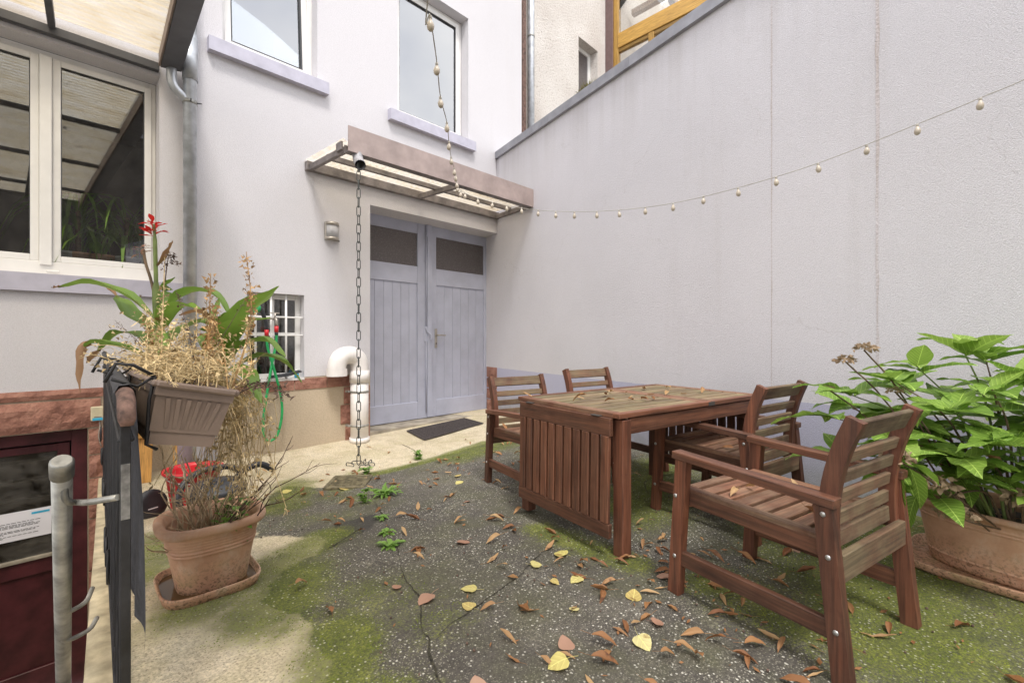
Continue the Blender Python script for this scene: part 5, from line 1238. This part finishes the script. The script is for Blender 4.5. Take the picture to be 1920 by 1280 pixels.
mt_ = thing('mauve_tube', 'mauve plastic tube standing beside the grey post', 'pipe', (.80, 4.65, gz(.8, 4.65)))
MB().cyl((0, 0, 0), (0, 0, .85), .055, 16).build('tube', 'mauve', mt_); MB().cyl((0, 0, .0), (0, 0, .06), .063, 16).build('socket', 'mauve', mt_)
ob = thing('yellow_board', 'yellow timber boards leaning on the wall behind the planter', 'board', (.62, 5.02, gz(.62, 5.02)))
plank('board', (-.10, .0, .0), (-.05, .2, .75), .20, .022, ob, 'orange_wood', (0, 1, 0)); plank('board', (.20, -.02, .0), (.22, .19, .72), .09, .03, ob, 'orange_wood', (0, 1, 0)); plank('board', (-.20, .05, .42), (.30, .08, .45), .10, .02, ob, 'orange_wood', (0, 1, 0))

# ------------------------------------------------------------------ table
tb = thing('drop_leaf_table', 'weathered reddish hardwood table with slatted drop leaves', 'table', (2.745, 1.497, 0), R_(-10.3))
TZ = .724; LX, LY = .69, .428
def P_(nm, a, b, w_, t_, mt='woodx', up=(0, 0, 1), par=tb, c=.003): return plank(nm, a, b, w_, t_, par, mt, up, c)
for sx in (-1, 1):
    for sy in (-1, 1):
        lg = MB().cbox((-.033, -.033, 0), (.033, .033, TZ - .028), .004).build('leg', 'woodz', tb); lg.location = (sx * (LX - .05), sy * (LY - .036), gz(2.7, 1.5))
for sy in (-1, 1): P_('apron', (-LX + .084, sy * (LY - .020), TZ - .070), (LX - .084, sy * (LY - .020), TZ - .070), .024, .082)
for sx in (-1, 1): P_('apron', (sx * (LX - .045), -LY + .07, TZ - .065), (sx * (LX - .045), LY - .07, TZ - .065), .024, .07)
# two slatted panels with their frames
for (a, b) in ((-LX - .012, .105), (.111, LX + .012)):
    for sy in (-1, 1): P_('edge_board', (a, sy * (LY - .022), TZ - .013), (b, sy * (LY - .022), TZ - .013), .044, .026)
    P_('end_board', (a + .029, -LY + .045, TZ - .0135), (a + .029, LY - .045, TZ - .0135), .058, .026, 'slat'); P_('end_board', (b - .029, -LY + .045, TZ - .0135), (b - .029, LY - .045, TZ - .0135), .058, .026, 'slat')
    n = 8; w_ = (2 * LY - .09) / n
    for i in range(n):
        y_ = -LY + .045 + (i + .5) * w_; P_('slat', (a + .059, y_, TZ - .014 + random.uniform(-.001, .001)), (b - .059, y_, TZ - .014), round(w_ - .017, 4), .022, 'top')
P_('cross_bearer', (.108, -LY + .05, TZ - .05), (.108, LY - .05, TZ - .05), .07, .04)
for yy in (-LY - .0005,): MB().cbox((.075, yy - .001, TZ - .026), (.14, yy + .002, TZ - .002), .001).build('hinge', 'steelblack', tb)
for sx in (-1, 1):
    lf = link('drop_leaf', None, tb, (sx * (LX + .030), 0, 0)); lf.empty_display_size = .1; lf.rotation_euler = (0, R_(-1.0 * sx), 0)
    hw = LY - .045
    plank('top_rail', (0, -hw, .652), (0, hw, .652), .026, .092, lf, 'woodx'); plank('bottom_rail', (0, -hw, .130), (0, hw, .130), .026, .072, lf, 'woodx')
    n = 11; w_ = 2 * hw / n
    for i in range(n):
        y_ = -hw + (i + .5) * w_; o = MB
        plank('slat', (sx * .0035, y_, .606), (sx * .0035, y_, .167), round(w_ - .016, 4), .022, lf, 'woodx', (sx, 0, 0))
    for yy in (-hw + .1, hw - .1): MB().cbox((-.02, yy - .03, .699), (.012, yy + .03, .704), .001).build('hinge', 'steelblack', lf)

# ------------------------------------------------------------------ chairs
_bolt = MB().lathe([(0, .0035), (.006, .003), (.0088, .0012), (.009, 0)], 10).mesh('bolt', 'bolt')
def bent(mb, path, wx, wy):
    """curved stile: rectangular section swept in the YZ plane"""
    vs = []; n = len(path); fs = []
    for i, (y, z) in enumerate(path):
        y0, z0 = path[max(i - 1, 0)]; y1, z1 = path[min(i + 1, n - 1)]; t = Vector((y1 - y0, z1 - z0)).normalized(); nn = Vector((t.y, -t.x)) * wy / 2
        for sx, s in ((-1, -1), (1, -1), (1, 1), (-1, 1)): vs.append((sx * wx / 2, y + nn.x * s, z + nn.y * s))
    for i in range(n - 1):
        for k in range(4): fs.append((i * 4 + k, i * 4 + (k + 1) % 4, (i + 1) * 4 + (k + 1) % 4, (i + 1) * 4 + k))
    fs += [(0, 1, 2, 3), tuple(range((n - 1) * 4, n * 4))]; return mb.add(vs, fs)
def make_chair(label, loc, rz, tilt=0):
    c = thing('garden_armchair', label, 'chair', loc, rz, 'hardwood armchairs around the table')
    c.rotation_euler = (tilt, 0, rz); hw = .285
    Q = lambda nm, a, b, w_, t_, mt='woodx', up=(0, 0, 1): plank(nm, a, b, w_, t_, c, mt, up)
    for s in (-1, 1):
        x = s * hw
        for f0, f1, ztop in (((.318, 0), (.278, .582), 1), ((-.318, 0), (-.262, .560), 1)):
            lg = MB(); bent(lg, [(f0[0], f0[1]), ((f0[0] + f1[0]) / 2, f1[1] / 2), (f1[0], f1[1])], .040, .054); o = lg.build('leg', 'woodz', c); o.location = (x, 0, 0)
        Q('armrest', (x, .318, .600), (x, -.300, .570), .058, .032)
        Q('side_stretcher', (x, .294, .160), (x, -.290, .160), .026, .062)
        Q('seat_rail', (x - s * .036, .30, .415), (x - s * .036, -.275, .400), .032, .058)
        Q('seat_edge', (x - s * .042, .285, .449), (x - s * .042, -.255, .434), .044, .020, 'slat')
        st = MB(); path = [(p.x, p.y) for p in spline([(-.262, .385, 0), (-.258, .50, 0), (-.268, .62, 0), (-.298, .74, 0), (-.338, .842, 0)], 12)]
        bent(st, path, .036, .052); o = st.build('back_stile', 'woodz', c); o.location = (x - s * .040, 0, 0)
        for (yy, zz) in ((.304, .425), (-.281, .395), (-.266, .53), (-.303, .165), (.309, .165)):
            link('bolt', _bolt, c, (x + s * .0205, yy, zz), (0, R_(90 * s), 0))
        MB().cyl((x - s * .012, .296, .5835), (x - s * .012, .296, .5845), .011, 10).build('wood_plug', 'slat', c)
    iw = hw - .062
    Q('front_rail', (-hw + .022, .288, .417), (hw - .022, .288, .417), .026, .060); Q('seat_front', (-iw, .277, .449), (iw, .277, .449), .046, .020, 'slat')
    Q('rear_rail', (-hw + .022, -.296, .355), (hw - .022, -.296, .355), .026, .092, 'backslat')
    n = 7; y0, y1 = .248, -.245; w_ = (y0 - y1) / n
    for i in range(n):
        y_ = y0 - (i + .5) * w_; z = .446 - .027 * (i + .5) / n; Q('seat_slat', (-iw, y_, z), (iw, y_, z - random.uniform(0, .001)), round(w_ - .014, 4), .018, 'slat')
    bw = hw - .058
    for z, h in ((.800, .074), (.705, .044), (.634, .044), (.563, .044), (.492, .046), (.425, .056)):
        # follow the stile's curve
        k = min(range(13), key=lambda i: abs(path[i][1] - z)); yy = path[k][0] + (z - path[k][1]) * (-.28 if z > .6 else 0); k1 = min(k + 1, 12); k0 = max(k - 1, 0)
        t = Vector((0, path[k1][0] - path[k0][0], path[k1][1] - path[k0][1])).normalized()
        plank('back_slat', (-bw, yy, z), (bw, yy, z), .020, h, c, 'backslat', t)
    return c
chD = make_chair('armchair nearest the camera, in front of the leafy pot', (2.118, .508, gz(2.1, .5)), R_(-13))
chC = make_chair('armchair pushed under the long near side of the table', (2.985, 1.045, gz(2.98, 1.04)), R_(-10))
chA = make_chair('armchair on the door side, left end behind the drop leaf', (2.685, 2.345, gz(2.6, 2.5) - .005), R_(180 - 15), R_(1.0))
chB = make_chair('armchair behind the table against the grey wall', (3.40, 2.13, gz(3.38, 2.2)), R_(180 - 12))

# ------------------------------------------------------------------ big pot with hydrangea
wang = math.atan2(WD.y, WD.x)
hpx, hpy = 3.10, -.205
sa2 = thing('pot_saucer', 'long terracotta saucer under the big leafy pot', 'saucer', (hpx - .03, hpy + .02, .003), wang + R_(8))
MB().lathe([(-.2, 0), (-.012, 0), (0, .008), (.014, .04), (.012, .046), (.005, .046), (-.006, .016), (-.2, .012)], 48, .37, .235, 5.0).build('tray', 'terracotta', sa2)
bp = oval_pot('big_planter', 'large oval terracotta pot full of hydrangea by the wall', (hpx, hpy, .018), wang + R_(4), pot_profile(.305, .0, .052, .018, .030, [(.055, .004), (.225, .005), (.24, .003)], .014, .18), .315, .175, 2.5, 64, 'terracotta', .245, .0)
hy = thing('hydrangea', 'bushy hydrangea with large green leaves and dead flower heads', 'shrub', (hpx, hpy, .26))
hl = [blade(.225, .118, ovate, b, f, w_, 9, tw_).mesh('leaf', 'leaf_h', False) for b, f, w_, tw_ in ((.5, .28, .03, .0), (.9, .22, .05, .15), (.15, .35, .03, -.1), (.7, .15, .07, .1))]
rnd = random.Random(77)
tips = []
# stem tips: (right, up, away) from the pot's middle; the bush leans towards the table
TIP = [(-.62, .44, .05), (-.52, .54, .10), (-.46, .38, -.05), (-.36, .60, .05), (-.28, .50, -.12), (-.20, .66, .12), (-.10, .58, -.10), (-.02, .74, .10), (.05, .62, -.08), (.12, .70, .14), (.20, .56, -.12), (.28, .62, .06), (.36, .50, -.05),
       (-.54, .26, .12), (-.40, .22, -.02), (-.30, .32, -.18), (-.14, .40, -.22), (.02, .46, -.24), (.16, .40, -.22), (.30, .34, -.16), (.42, .40, .08), (-.24, .22, -.10), (-.02, .26, -.20), (.20, .24, -.20), (-.16, .54, .26), (.06, .50, .26), (.30, .46, .24), (-.42, .46, .24), (.50, .56, .0), (.55, .36, -.06), (-.05, .34, .2), (-.34, .44, .12), (.45, .24, -.15), (.14, .10, -.30), (.40, .06, -.2), (-.50, .36, -.12), (-.36, .16, -.16), (-.26, .40, -.28), (.1, .3, -.32), (-.1, .18, -.28)]
for k, (r, u, f) in enumerate(TIP):
    r = r * 1.12 - .15; u *= 1.08; f *= 1.1
    tip = RX * r + FW * f + Vector((0, 0, u)); base = RX * (r * .22) + FW * f * .3 + Vector((rnd.gauss(0, .03), rnd.gauss(0, .03), -.01))
    mid_ = base.lerp(tip, .55) + Vector((0, 0, .09)) - RX * r * .12; P = spline([base, mid_, tip], 10)
    MB().tube(P, [.0065 - .0004 * i for i in range(11)], 6).build('stem', 'stem_g' if k % 3 else 'stem_b', hy, fix=False)
    d = (P[-1] - P[-3]).normalized(); a0_ = rnd.uniform(0, 6.28)
    for i in range(5 if u > .3 else 4):
        a = a0_ + i * 2.3 + rnd.uniform(-.3, .3); side = Vector((math.cos(a), math.sin(a), 0)); dd = side * .95 + d * .25 + Vector((0, 0, rnd.uniform(.02, .55)))
        put('leaf', rnd.choice(hl), hy, tip - d * .012 * i, dd, rnd.uniform(-.25, .25), rnd.uniform(.82, 1.25) * (.88 + .1 * (i % 2)))
    for i in (7, 5):
        if u < .2: break
        a = rnd.uniform(0, 6.28)
        for q in (0, math.pi):
            if rnd.random() < .36: continue
            dd = Vector((math.cos(a + q), math.sin(a + q), rnd.uniform(-.15, .3))); put('leaf', rnd.choice(hl), hy, P[i], dd, rnd.uniform(-.3, .3), rnd.uniform(.7, 1.2))
def dead_head(p, r, nm='dried_flower_head', n=46, flat=.6):
    mb = MB()
    for k in range(n):
        a = rnd.uniform(0, 6.28); e = rnd.random(); d = Vector((math.cos(a) * math.sqrt(1 - e * e), math.sin(a) * math.sqrt(1 - e * e), e * flat + .0)); q = Vector(p) + d * r * rnd.uniform(.7, 1)
        b = blade(r * .5, r * .42, ovate, rnd.uniform(.3, 1.4), .4, .15, 3); m = frame_to((d + Vector((rnd.gauss(0, .6), rnd.gauss(0, .6), rnd.gauss(0, .6)))).normalized(), rnd.uniform(-1.5, 1.5)); mb.add([q + (m @ Vector(v)) for v in b.v], b.f, True)
    return mb.build(nm, 'dryflower', hy, fix=False)
for r, u, f, s in ((-.77, .73, .05, .042), (-.685, .785, .05, .045), (-.60, .60, -.02, .03), (-.80, .36, -.27, .055), (-.583, .235, -.22, .06), (-.535, .125, -.24, .056), (-.32, .20, -.28, .058), (-.83, .60, .08, .025)):
    p = RX * r + FW * f + Vector((0, 0, u)); dead_head(p, s); MB().tube(spline([p, p * .75 + Vector((0, 0, -.02)), RX * r * .3 + FW * f * .3], 8), .004, 5).build('stem', 'stem_b', hy, fix=False)
for r, u, f, d in ((-.77, .37, -.27, RX * .9 + Vector((0, 0, .28))), (-.76, .33, -.28, RX * .45 - Vector((0, 0, .85))), (-.76, .35, -.26, RX * .9 - Vector((0, 0, .35))), (-.79, .40, -.26, Vector((0, 0, .5)) - RX * .3), (-.80, .31, -.28, -RX * .1 - Vector((0, 0, .9))), (-.62, .30, -.2, -RX * .6 + Vector((0, 0, .2))), (-.5, .26, -.24, RX * .8 - Vector((0, 0, .1))), (-.66, .2, -.2, -RX * .3 - Vector((0, 0, .6)))): put('leaf', hl[0], hy, RX * r + FW * f + Vector((0, 0, u)), d, 0, .75)
for r, u, f in ((-.33, .36, -.15), (-.1, .46, -.2), (.12, .42, -.2), (-.02, .33, -.22), (.2, .3, -.22)): put('withered_leaf', blade(.09, .04, ovate, 1.6, .9, .2, 7).mesh('withered_leaf', 'leaf_b', False), hy, RX * r + FW * f + Vector((0, 0, u)), (rnd.uniform(-1, 1), rnd.uniform(-1, 1), -.6), rnd.uniform(-1, 1))

# ------------------------------------------------------------------ string of party lights
sg = thing('light_string', 'string of small cream bulbs strung across the courtyard', 'string lights', (0, 0, 0))
bl = MB(); bl.lathe([(0, -.038), (.008, -.037), (.0140, -.030), (.0165, -.018), (.0145, -.006), (.009, .003), (.007, .012), (.0, .012)], 12)
blm = bl.mesh('bulb', 'bulb'); skm = MB().cyl((0, 0, .0), (0, 0, .018), .0075, 8).mesh('socket', 'cable')
A0 = Vector((.45, .35, 3.0)); B0 = pp(858, 356, 4.42); C0 = Vector((wallpt(4.0).x - .16, 4.0, 2.84))
def cat(a, b, sag, n):
    return [a.lerp(b, i / n) - Vector((0, 0, sag * 4 * (i / n) * (1 - i / n))) for i in range(n + 1)]
run1 = spline([A0, pp(803, -10, 1.82), pp(807, 30, 1.95), pp(819, 116, 2.25), pp(826, 182, 2.55), pp(838, 230, 2.95), pp(842, 267, 3.3), pp(846, 295, 3.65), pp(852, 316, 3.95), pp(855, 330, 4.15), pp(858, 352, 4.45)], 80)
run2 = spline([pp(858, 352, 4.45), pp(880, 366, 4.5), pp(920, 378, 4.55), pp(960, 387, 4.55), pp(1008, 394, 4.55), pp(1077, 397, 4.25), pp(1160, 394, 4.0), pp(1262, 381, 3.65), pp(1384, 352, 3.3), pp(1534, 306, 3.0), pp(1720, 233, 2.66), pp(1838, 184, 2.44), pp(1960, 130, 2.22), pp(2300, -60, 1.70)], 110)
MB().tube(run1, .0028, 5).build('cable', 'cable', sg); MB().tube(run2, .0024, 5).build('cable', 'cable', sg)
rnd = random.Random(9)
for p in [(807, 30, 1.95), (819, 117, 2.25), (826, 181, 2.55), (838, 229, 2.95), (842, 265, 3.3), (846, 294, 3.65), (852, 315, 3.95), (854.5, 327, 4.12), (856.5, 340, 4.25), (858, 348, 4.38), (864, 358, 4.45), (872, 361, 4.48), (896, 371, 4.52), (923, 378, 4.55), (950, 384, 4.55), (978, 389, 4.55), (1009, 393.5, 4.55), (1042, 396.5, 4.4), (1077, 397, 4.25), (1119, 396, 4.12), (1161, 393.5, 4.0), (1210, 388, 3.83), (1262, 380.5, 3.65), (1319, 367, 3.48), (1384, 351.5, 3.3), (1455, 331, 3.13), (1534, 305.5, 3.0), (1625, 271, 2.85), (1720, 232.5, 2.66), (1838, 183.5, 2.44)]:
    q = pp(*p); t = (rnd.uniform(-.12, .12), rnd.uniform(-.12, .12), 0); link('socket', skm, sg, q - Vector((0, 0, .019)), t); link('bulb', blm, sg, q - Vector((0, 0, .027)), t)

# ------------------------------------------------------------------ weeds in the cracks
def weed(label, x, y, n, L_, W_, up, hgt=.02, seed=0):
    o = thing('weed', label, 'weed', (x, y, gz(x, y)), 0, 'weeds in the paving cracks'); rr = random.Random(seed)
    ms = [blade(L_, W_, lance if W_ < L_ * .4 else ovate, b, .3, .12, 6).mesh('leaf', 'leaf_w', False) for b in (.5, 1.1, .9)]
    for k in range(n):
        a = k * 2.4 + rr.uniform(-.3, .3); put('leaf', rr.choice(ms), o, (rr.gauss(0, .012), rr.gauss(0, .012), rr.uniform(0, hgt)), (math.cos(a), math.sin(a), rr.uniform(up * .3, up * 1.6)), rr.uniform(-.3, .3), rr.uniform(.6, 1.1))
    return o
weed('spiky rosette weed right of the drain', 1.83, 3.19, 26, .15, .030, .75, .02, 1)
weed('small broad-leaved weed in front of the drain', 1.62, 3.13, 22, .055, .040, .8, .10, 2)
weed('bright rosette weed on the long crack, middle of the court', 1.30, 2.20, 16, .085, .030, .35, .01, 3)
weed('tiny pale weed just behind the rosette on the crack', 1.385, 2.40, 14, .06, .028, .4, .015, 4)
weed('leafy tuft at the edge of the pale step', 2.72, 4.06, 40, .06, .040, .8, .09, 5)
weed('low green tuft at the chain end', 2.12, 4.05, 34, .06, .032, .7, .05, 6)
weed('dull green tuft at the top of the crack', 1.50, 2.66, 14, .06, .025, .5, .02, 7)

# ------------------------------------------------------------------ fallen leaves
heart = lambda t: 1.05 * max(0.0, math.sin(math.pi * min(1, (t * .97 + .03)) ** .62)) ** .7 if t < 1 else 0.0
def with_stalk(mb, L_):
    mb.tube([(0.002, 0, .0), (-L_ * .25, .003, .004), (-L_ * .5, .01, .006)], .0009, 3, False); return mb
LM = {
 'round': [with_stalk(blade(.075, .072, heart, b, f, .015, 12, 0, c), .075).mesh('fallen_leaf', 'leaf_y', False) for b, f, c in ((.2, .08, .0), (.5, .15, .1), (-.3, .1, .0))],
 'pink': [with_stalk(blade(.07, .066, heart, b, f, .015, 12, 0, c), .07).mesh('fallen_leaf', 'leaf_p', False) for b, f, c in ((.2, .1, .0), (-.4, .1, .1))],
 'curl': [with_stalk(blade(.098, .031, lance, b, f, .07, 10, tw_, c), .085).mesh('fallen_leaf', 'leaf_b', False) for b, f, tw_, c in ((.6, .7, .5, .0), (.4, 1.0, -.5, .0), (-.6, .5, .4, .2), (.8, .5, .8, .0), (-.4, 1.2, .3, 0))],
 'bract': [blade(.085, .020, lance, b, f, .06, 9, tw_).mesh('fallen_leaf', 'leaf_t', False) for b, f, tw_ in ((.4, .5, .3), (-.5, .6, -.4), (.7, .3, .5))]}
rnd = random.Random(101)
SZ = ('small', 'middle-sized', 'large'); SZB = ('short', 'middling', 'long')
TXT = {'round': 'yellow rounded fallen leaf', 'pink': 'pinkish brown flat fallen leaf', 'curl': 'brown curled fallen leaf', 'bract': 'narrow tan fallen bract'}
def spot(x, y):
    if y > 4.1: return 'on the pale step before the door'
    if x < 1.0: return 'on the pale concrete near the twig planter'
    if math.hypot(x - 1.9, y - 3.85) < .45: return 'around the floor drain'
    if wallpt(y).x - x < .5: return 'along the foot of the grey wall'
    if 2.1 < x < 3.6 and 1.0 < y < 2.0: return 'under the table'
    if 2.2 < x < 3.8 and 2.0 <= y < 3.0: return 'behind the table'
    if y > 2.6: return 'on the concrete between the drain and the table'
    if 1.75 < x < 2.6 and y < 1.05:
        if y > .72: return 'at the front feet of the nearest armchair'
        if y > .30: return 'under the seat of the nearest armchair'
        return 'behind the rear feet of the nearest armchair'
    if x >= 2.6: return 'between the nearest armchair and the big pot'
    if y > 1.55: return 'left of the drop leaf along the crack'
    if x < 1.2: return 'left of the forked crack in the foreground'
    if y < .75: return 'at the bottom edge of the foreground concrete'
    if y < 1.15: return 'on the concrete left of the nearest armchair'
    return 'between the forked crack and the table leg'
def fallen(kind, x, y, z, where, s=None, tilt=.15):
    me = rnd.choice(LM[kind]); o = link('fallen_leaf', me, None, (x, y, z), None, None)
    o.rotation_euler = (rnd.gauss(0, tilt), rnd.gauss(0, tilt), rnd.uniform(0, 6.28)); o.scale = ((s or rnd.uniform(.55, 1.05)) * .98,) * 3
    lo = min((o.rotation_euler.to_matrix() @ (v.co * o.scale[0])).z for v in me.vertices); o.location.z = z - lo + .001
    tag(o, (SZB if kind == 'bract' else SZ)[sum(o.scale[0] > c for c in (.68, .85))] + ' ' + TXT[kind] + ' ' + where, 'leaf', TXT[kind].replace('leaf', 'leave') + 's ' + where); return o
for x, y in ((1.32, 1.52), (1.22, 1.42), (1.83, 1.42), (1.71, 1.24), (1.72, .98), (1.51, .84), (1.225, .945), (2.35, 2.9), (2.5, 3.1), (1.75, 3.75)): fallen('round', x, y, gz(x, y), spot(x, y), rnd.uniform(.8, 1.1), .1)
for x, y in ((1.285, .985), (1.62, 1.95), (1.15, 1.62), (2.0, 1.0), (.93, 1.05)): fallen('pink', x, y, gz(x, y), spot(x, y), rnd.uniform(.75, 1.15), .1)
cnt = 0; rej = 0
while cnt < 290 and rej < 20000:
    rej += 1
    x = rnd.uniform(.55, 4.6); y = rnd.uniform(-.7, 5.1)
    if x > wallpt(y).x - .06 or x < pitx(max(y, PY0)) + .15: continue
    if (x - gx) ** 2 + (y - gy) ** 2 < .09: continue
    dens = .12 + 1.0 * math.exp(-(((x - 1.85) / .55) ** 2 + ((y - .75) / .45) ** 2)) + .5 * math.exp(-(((x - 2.4) / .6) ** 2 + ((y - .55) / .35) ** 2)) + .35 * math.exp(-(((x - 2.3) / .9) ** 2 + ((y - 3.2) / .5) ** 2)) + .5 * math.exp(-((wallpt(y).x - x) / .18) ** 2) + .3 * math.exp(-(((x - 1.95) / .25) ** 2 + ((y - 3.85) / .25) ** 2)) + .3 * math.exp(-(((x - 1.6) / .5) ** 2 + ((y - 1.7) / .6) ** 2))
    if x < .95: dens *= .22
    if y > 4.3: dens *= .35
    if rnd.random() > dens: continue
    if abs(x - hpx) < .4 and abs(y - hpy) < .45 and x > 2.75: continue
    k = rnd.choices(['curl', 'bract', 'pink', 'round'], [.70, .24, .03, .03])[0]
    fallen(k, x, y, gz(x, y), spot(x, y), None, .10); cnt += 1
# on the table, and on the chair seats
ct, stb = math.cos(R_(-10.3)), math.sin(R_(-10.3))
for u, v in ((-.55, -.05), (-.48, .12), (-.44, -.18), (-.30, -.20), (-.20, -.12), (-.18, -.16), (-.13, -.22), (-.05, .05), (-.10, .16), (.05, -.02), (.2, -.08), (.27, -.12), (.02, .24), (-.35, .22), (.45, .08), (-.66, .30), (-.26, .05), (.4, -.2), (.3, .2)):
    fallen(rnd.choices(['curl', 'bract'], [.75, .25])[0], 2.752 + u * ct - v * stb, 1.52 + u * stb + v * ct, TZ + .001, 'on the tabletop', rnd.uniform(.6, .95), .25)
for ch, nm, spots in ((chD, 'on the seat of the nearest armchair', ((-.12, .14), (-.05, .10), (.08, .02), (.0, -.12), (-.1, -.2), (.05, -.21), (-.17, -.15), (.15, -.1))), (chC, 'on the seat of the armchair under the table edge', ((.1, .1), (-.1, -.1), (.05, -.18))), (chA, 'on the seat of the armchair by the door', ((.1, -.05), (.18, .05), (.0, .1), (.2, -.15), (.1, .18)))):
    m = Matrix.Translation(ch.location) @ ch.rotation_euler.to_matrix().to_4x4()
    for u, v in spots:
        p = m @ Vector((u, v, .458 + (v - .25) * .05)); fallen(rnd.choices(['curl', 'bract'], [.5, .5])[0], p.x, p.y, p.z, nm, rnd.uniform(.6, .95), .3)
def mossat(x, y):
    return max(s_ * math.exp(-(line_d(x, y, pl) / (wd * 1.1)) ** 2) for pl, wd, s_ in MOSSL)
mb = MB(); rr = random.Random(5); n_ = 0; t_ = 0
while n_ < 20000 and t_ < 120000:
    t_ += 1; x = rr.uniform(.15, 4.3); y = rr.uniform(-.6, 4.4)
    if x > wallpt(y).x - .02 or (PY0 < y and x < pitx(y) + .02): continue
    k_ = mossat(x, y) * (.35 + 1.1 * max(0, mnoise.noise(Vector((x * 9, y * 9, 1))) + .35))
    if k_ < .42 or rr.random() > k_: continue
    n_ += 1; z = gz(x, y) + .006 * mnoise.noise(Vector((x * 2, y * 2, 3)))
    a = rr.uniform(0, 6.28); w1 = rr.uniform(.002, .005); h = rr.uniform(.0015, .004); c_, s_ = math.cos(a) * w1, math.sin(a) * w1
    mb.add([(x - c_, y - s_, z - .001), (x + s_, y - c_, z - .001), (x + c_, y + s_, z - .001), (x - s_, y + c_, z - .001), (x, y, z + h)], [(0, 1, 4), (1, 2, 4), (2, 3, 4), (3, 0, 4)])
mmat, n1, l1, b1 = mat('moss_cushions'); r1 = ramp(n1, [(.3, (.055, .085, .012)), (.5, (.14, .175, .02)), (.7, (.27, .29, .045))]); l1.new(noise(n1, l1, coords(n1, l1), 6, 5, .65), r1.inputs[0]); l1.new(r1.outputs[0], b1.inputs['Base Color']); b1.inputs['Roughness'].default_value = .95
tag(stuff(mb.build('moss', mmat, None, fix=False)), 'green moss cushions on the damp concrete', 'moss')
mb = MB(); rr = random.Random(6)
for k in range(1500):
    x = rr.uniform(.8, 3.9); y = rr.uniform(-.5, 4.2)
    if x > wallpt(y).x - .05 or rr.random() > .12 + .9 * math.exp(-(((x - 1.95) / .6) ** 2 + ((y - .75) / .5) ** 2)) + .6 * math.exp(-((wallpt(y).x - x) / .2) ** 2): continue
    L_ = rr.uniform(.006, .020); a = rr.uniform(0, 6.28); d = Vector((math.cos(a), math.sin(a), 0)); e = Vector((-d.y, d.x, 0)) * L_ * rr.uniform(.2, .5); p = Vector((x, y, gz(x, y) + .006))
    mb.add([p - d * L_, p + e + Vector((0, 0, rr.uniform(0, .005))), p + d * L_ + Vector((0, 0, rr.uniform(0, .004))), p - e], [(0, 1, 2, 3)])
tag(stuff(mb.build('leaf_litter', 'leaf_b', None, fix=False)), 'small brown crumbs of leaf litter strewn on the ground', 'litter')
# little linden nuts strewn about: uncountable
mb = MB()
for k in range(420):
    x = rnd.uniform(.7, 3.6); y = rnd.uniform(-.4, 4.2)
    if x > wallpt(y).x - .1 or rnd.random() > .25 + math.exp(-((x - 1.8) ** 2 + (y - 1.2) ** 2)): continue
    mb.ball((x, y, gz(x, y) + .004), rnd.uniform(.0035, .0055), 6, 4)
tag(stuff(mb.build('linden_nuts', 'twig_d', None, fix=False)), 'tiny dark nuts strewn over the concrete', 'nuts')
